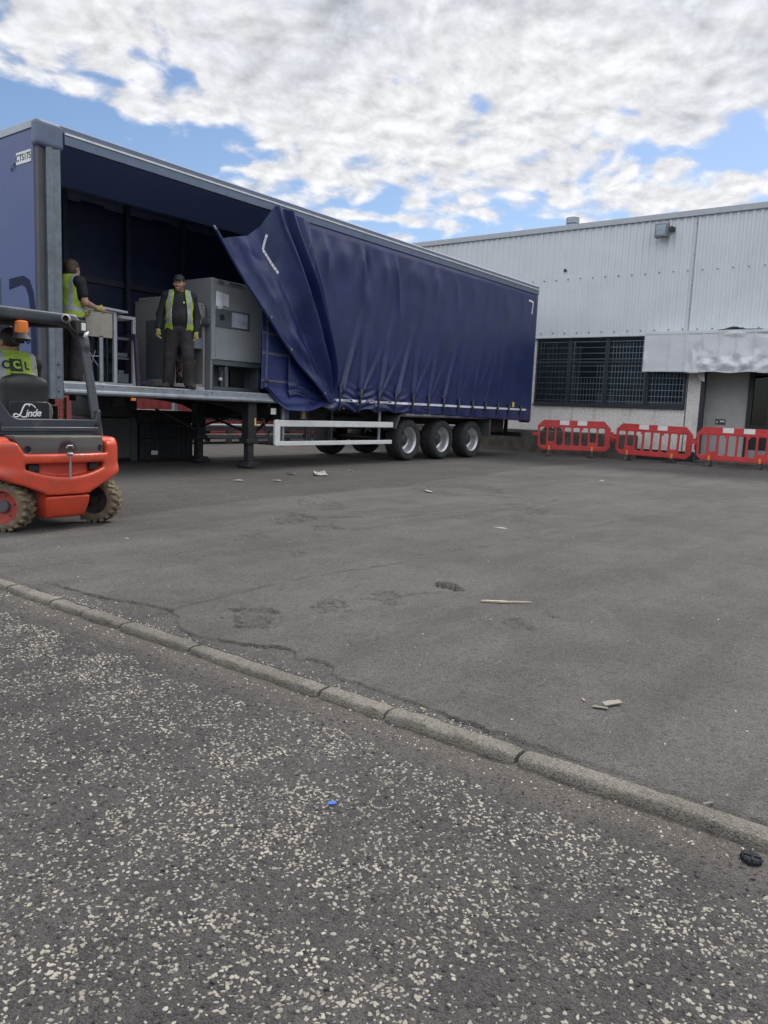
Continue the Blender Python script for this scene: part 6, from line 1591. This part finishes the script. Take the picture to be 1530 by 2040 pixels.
def conform(me, target, M, off=.004):
    """lay a flat mesh (local xy) onto a surface along its -z"""
    bpy.context.view_layer.update()
    dg = bpy.context.evaluated_depsgraph_get(); bv = BVHTree.FromObject(target, dg)
    bm = bmesh.new(); bm.from_mesh(me); bmesh.ops.triangulate(bm, faces=bm.faces)
    for _ in range(4):
        es = [e for e in bm.edges if e.calc_length() > .009]
        if not es: break
        bmesh.ops.subdivide_edges(bm, edges=es, cuts=1); bmesh.ops.triangulate(bm, faces=[f for f in bm.faces if len(f.verts) > 3])
    d = -(M.to_3x3() @ Vector((0, 0, 1)))
    h = bv.ray_cast(M.translation - d * .3, d); yr = h[0].y if h[0] is not None else 0.0
    for v in bm.verts:
        z = v.co.z; p = M @ Vector((v.co.x, v.co.y, 0)); h = bv.ray_cast(p - d * .3, d)
        q0 = h[0] if h[0] is not None and abs(h[0].y - yr) < .06 else None
        if q0 is None:
            q0 = p.copy(); q0.y = yr
        v.co = q0 - d * (off + z)
    bm.to_mesh(me); bm.free()
def vest_text(s_, size, x, z, m_, **kw):
    me = text_mesh(s_, size, extrude=.001, **kw) if isinstance(s_, str) else s_
    conform(me, v3_, frame_mat((x, .5, z), (-1, 0, 0), (0, 0, 1)))
    me.materials.clear(); me.materials.append(m_); return link('lettering', me, v3_)
# (the vest's own axes: x is mirrored when seen from behind)
vest_text('C', .095, .118, .800, M_ink, weight=.003)
vest_text('L', .095, -.062, .800, M_ink, weight=.003)
g = MB(); g.grid(10, 10, lambda u, v: (-.054 + .108 * u, -.054 + .108 * v, 0)); o_ = g.build('tmp', M_ink); me_ = o_.data; bpy.data.objects.remove(o_)
vest_text(me_, 0, .035, .803, M_ink)
me_ = text_mesh('C', .085, extrude=.001, weight=.004); conform(me_, v3_, frame_mat((.035, .5, .803), (-1, 0, 0), (0, 0, 1)), .014); me_.materials.clear(); me_.materials.append(M_vest); link('lettering', me_, v3_)
g = MB()
for i in range(11): g.box(-.055 + .0105 * i, -.055 + .0105 * i + .007, -.007, .007, 0, .001)
o_ = g.build('tmp', M_ink); me_ = o_.data; bpy.data.objects.remove(o_); vest_text(me_, 0, .035, .728, M_ink)

# ------------------------------------------------------------------ litter on the ground
M_splint = mat('pale_split_wood', (.40, .33, .24), .8, var=.2, vscale=12, streak=((.3, .22, .14), (60, 6, 6), .5))
def splinter(loc, L, wd, th, rz, label, name='wood_splinter', cat='wood', m=None, seg=9):
    c = MB(); top = []
    for i in range(seg + 1):
        u = i / seg; w0 = wd * (1 - u ** 3) * (.7 + .5 * random.random()); y0 = .08 * L * u * (u - 1)
        top.append((u * L, y0 - w0 / 2, y0 + w0 / 2))
    vs = [(x, a, 0) for x, a, b_ in top] + [(x, b_, 0) for x, a, b_ in top] + [(x, a, th) for x, a, b_ in top] + [(x, b_, th * (.8 + .4 * random.random())) for x, a, b_ in top]
    n = seg + 1; fs = []
    for i in range(seg): fs += [(i, i + 1, n + i + 1, n + i), (2 * n + i, 3 * n + i, 3 * n + i + 1, 2 * n + i + 1), (i, 2 * n + i, 2 * n + i + 1, i + 1), (n + i, n + i + 1, 3 * n + i + 1, 3 * n + i)]
    fs += [(0, n, 3 * n, 2 * n), (seg, 2 * n + seg, 3 * n + seg, n + seg)]
    c.add(vs, fs); o = c.build(name, m or M_splint, None); o.location = loc; o.rotation_euler = (0, 0, rz); return tag(o, label, cat)
splinter((3.885, 2.185, .006), .30, .017, .008, math.atan2(-.226, .184), 'long pale splinter of wood lying on the open asphalt', )
M_cardb = mat('grey_cardboard', (.27, .24, .20), .85, var=.12)
def scrap(loc, pts, th, rz, rx, label, cat, m, name):
    c = MB(); c.prism(pts, 'z', 0, th); o = c.build(name, m, None, bevel=.001); o.location = loc; o.rotation_euler = (R(rx), 0, rz); return tag(o, label, cat)
scrap((2.795, 1.005, .004), [(0, 0), (.085, .004), (.082, .024), (.03, .028), (.0, .022)], .006, R(5 - 36), 14, 'larger folded scrap of grey cardboard on the near asphalt', 'cardboard', M_cardb, 'cardboard_scrap')
scrap((2.755, 1.04, .004), [(0, 0), (.055, -.01), (.06, .006), (.004, .02)], .005, R(-62), -12, 'smaller bent scrap of cardboard touching the larger one', 'cardboard', M_cardb, 'cardboard_scrap')
splinter((2.80, 1.09, .002), .028, .007, .004, R(50), 'tiny wood chip beyond the two cardboard scraps', m=M_splint)
splinter((2.31, 1.53, -.004), .032, .006, .004, R(-95), 'small pale chip lying just behind the kerb', m=M_splint)
scrap((2.25, .50, .004), [(0, 0), (.04, .002), (.043, .010), (.01, .013)], .003, R(-35), 3, 'dark slate chip lying on the kerb edge', 'stone', mat('slate', (.07, .072, .075), .6), 'slate_chip')
scrap((1.575, 1.345, RZ + .008), [(0, 0), (.027, -.003), (.029, .009), (.008, .013)], .005, R(-28), 8, 'small torn piece of bright blue plastic on the road', 'plastic', mat('blue_plastic', (.02, .11, .42), .5), 'plastic_scrap')
cp = MB(); cp.lathe([(.001, .014), (.020, .014), (.024, .011), (.0255, .0), (.024, -.002)], (0, 0, 0), (0, 0, 1), 28)
for k in range(4):
    a = k * math.pi / 2 + .3; cp.bar((0, 0, .0155), (.021 * math.cos(a), .021 * math.sin(a), .0155), .006, .004)
for k in range(14):
    a = k * 2 * math.pi / 14; cp.cyl((.0255 * math.cos(a), .0255 * math.sin(a), 0), (.0255 * math.cos(a), .0255 * math.sin(a), .011), .002, n=5)
cpo = cp.build('bottle_cap', mat('black_cap_plastic', (.018, .020, .026), .75, spec=.2), None); cpo.location = (2.105, .338, RZ + .004); cpo.rotation_euler = (R(8), R(-6), 0); tag(cpo, 'round black plastic cap with a cross rib in the gutter below the kerb', 'cap')
# crumpled rag, paper, wrappers
def crumple(loc, rx, ry, h, m, label, cat, name):
    c = MB(); a0 = random.random() * 50
    c.grid(22, 16, lambda u, v: ((u - .5) * 2 * rx * (1 - .3 * abs(v - .5)), (v - .5) * 2 * ry * (1 + .25 * math.sin(5 * u)), .004 + h * abs(float(fbm(u * 5 + a0, v * 5, 1.0, 3)) - .35) * 2 * math.sin(math.pi * u) ** .5))
    o = c.build(name, m, None, smooth=180, solid=.002); o.location = loc; o.rotation_euler = (0, 0, random.random() * 3); return tag(o, label, cat)
M_lit = mat('dull_litter_paper', (.30, .295, .28), .9, var=.2)
M_rag = mat('dirty_white_rag', (.40, .39, .36), .9, var=.25)
crumple((9.40, 8.42, 0), .17, .09, .07, M_rag, 'crumpled dirty white rag on the ground before the side guard', 'rag', 'rag')
crumple((9.10, 8.78, 0), .11, .04, .03, M_dgrey, 'dark crumpled wrapper left of the white rag', 'wrapper', 'wrapper')
crumple((10.42, 8.62, 0), .05, .03, .02, M_lit, 'small white scrap of paper right of the rag by the wheels', 'paper', 'paper_scrap')
crumple((7.55, 8.33, 0), .08, .03, .015, M_cardb, 'brownish scrap of card on the ground before the landing leg', 'card', 'card_scrap')
crumple((8.05, 8.05, 0), .07, .03, .015, M_lit, 'pale crumpled wrapper on the ground between landing leg and rag', 'wrapper', 'wrapper')
crumple((6.60, 3.55, 0), .07, .025, .004, M_lit, 'flattened white paper on the open asphalt', 'paper', 'paper_scrap')
crumple((8.86, 5.92, 0), .13, .03, .004, M_lit, 'long flattened pale wrapper near the joint in the asphalt', 'wrapper', 'wrapper')
crumple((13.2, 5.13, 0), .10, .03, .004, M_lit, 'white scrap of paper on the asphalt before the barriers', 'paper', 'paper_scrap')
crumple((3.59, 5.25, 0), .025, .012, .003, M_lit, 'little white scrap just behind the forklift', 'paper', 'paper_scrap')
crumple((20.0, 8.35, 0), .07, .03, .01, M_lit, 'white scrap of litter at the feet of the barrier beside the trailer', 'litter', 'litter')

for nm, yy, zz in (('dark_rag', 10.22, .66), ('leaf_clump', 9.92, .66)):
    c = MB(); a0 = yy * 3
    c.grid(18, 14, lambda u, v: (-.12 + .22 * v, -.16 + .30 * u, .005 + .17 * math.sin(math.pi * u) ** .7 * math.sin(math.pi * v) ** .5 * (.55 + .9 * float(fbm(u * 4 + a0, v * 4, 2.0, 3)))))
    o = c.build(nm, M_black, None, smooth=60); o.location = (WX - .28, yy, zz)
    tag(o, 'larger black crumpled rag on the plinth behind the left barrier' if nm == 'dark_rag' else 'smaller clump of dark leaves on the plinth behind the left barrier', 'rag' if nm == 'dark_rag' else 'leaves')

# countable small pieces become parts of their own
def split_parts(old, new):
    for o in [o for o in bpy.data.objects if o.type == 'MESH' and o.name.split('.')[0] == old]:
        me = o.data; n = len(me.vertices); lab = list(range(n))
        def find(a):
            while lab[a] != a: lab[a] = lab[lab[a]]; a = lab[a]
            return a
        for e in me.edges:
            a, b_ = find(e.vertices[0]), find(e.vertices[1])
            if a != b_: lab[a] = b_
        groups = {}
        for p in me.polygons: groups.setdefault(find(p.vertices[0]), []).append(p)
        for ps in list(groups.values())[:100]:
            ids = sorted({v for p in ps for v in p.vertices}); mp = {v: i for i, v in enumerate(ids)}
            m2 = bpy.data.meshes.new(new); m2.from_pydata([me.vertices[v].co[:] for v in ids], [], [[mp[v] for v in p.vertices] for p in ps])
            for m_ in me.materials: m2.materials.append(m_)
            c = o.copy(); c.data = m2; c.name = new; COL.objects.link(c)
        bpy.data.objects.remove(o)
for old, new in (('bolts', 'bolt'), ('rope_hooks', 'rope_hook'), ('wheel_nuts', 'wheel_nut'), ('inner_panels', 'inner_panel'), ('cladding_screws', 'cladding_screw'), ('frame_bolts', 'frame_bolt'),
                 ('cover_plugs', 'cover_plug'), ('slot_openings', 'slot_opening'), ('pole_fittings', 'pole_fitting'), ('connector_blocks', 'connector_block'), ('bearers', 'bearer'), ('room_boxes', 'box')):
    split_parts(old, new)
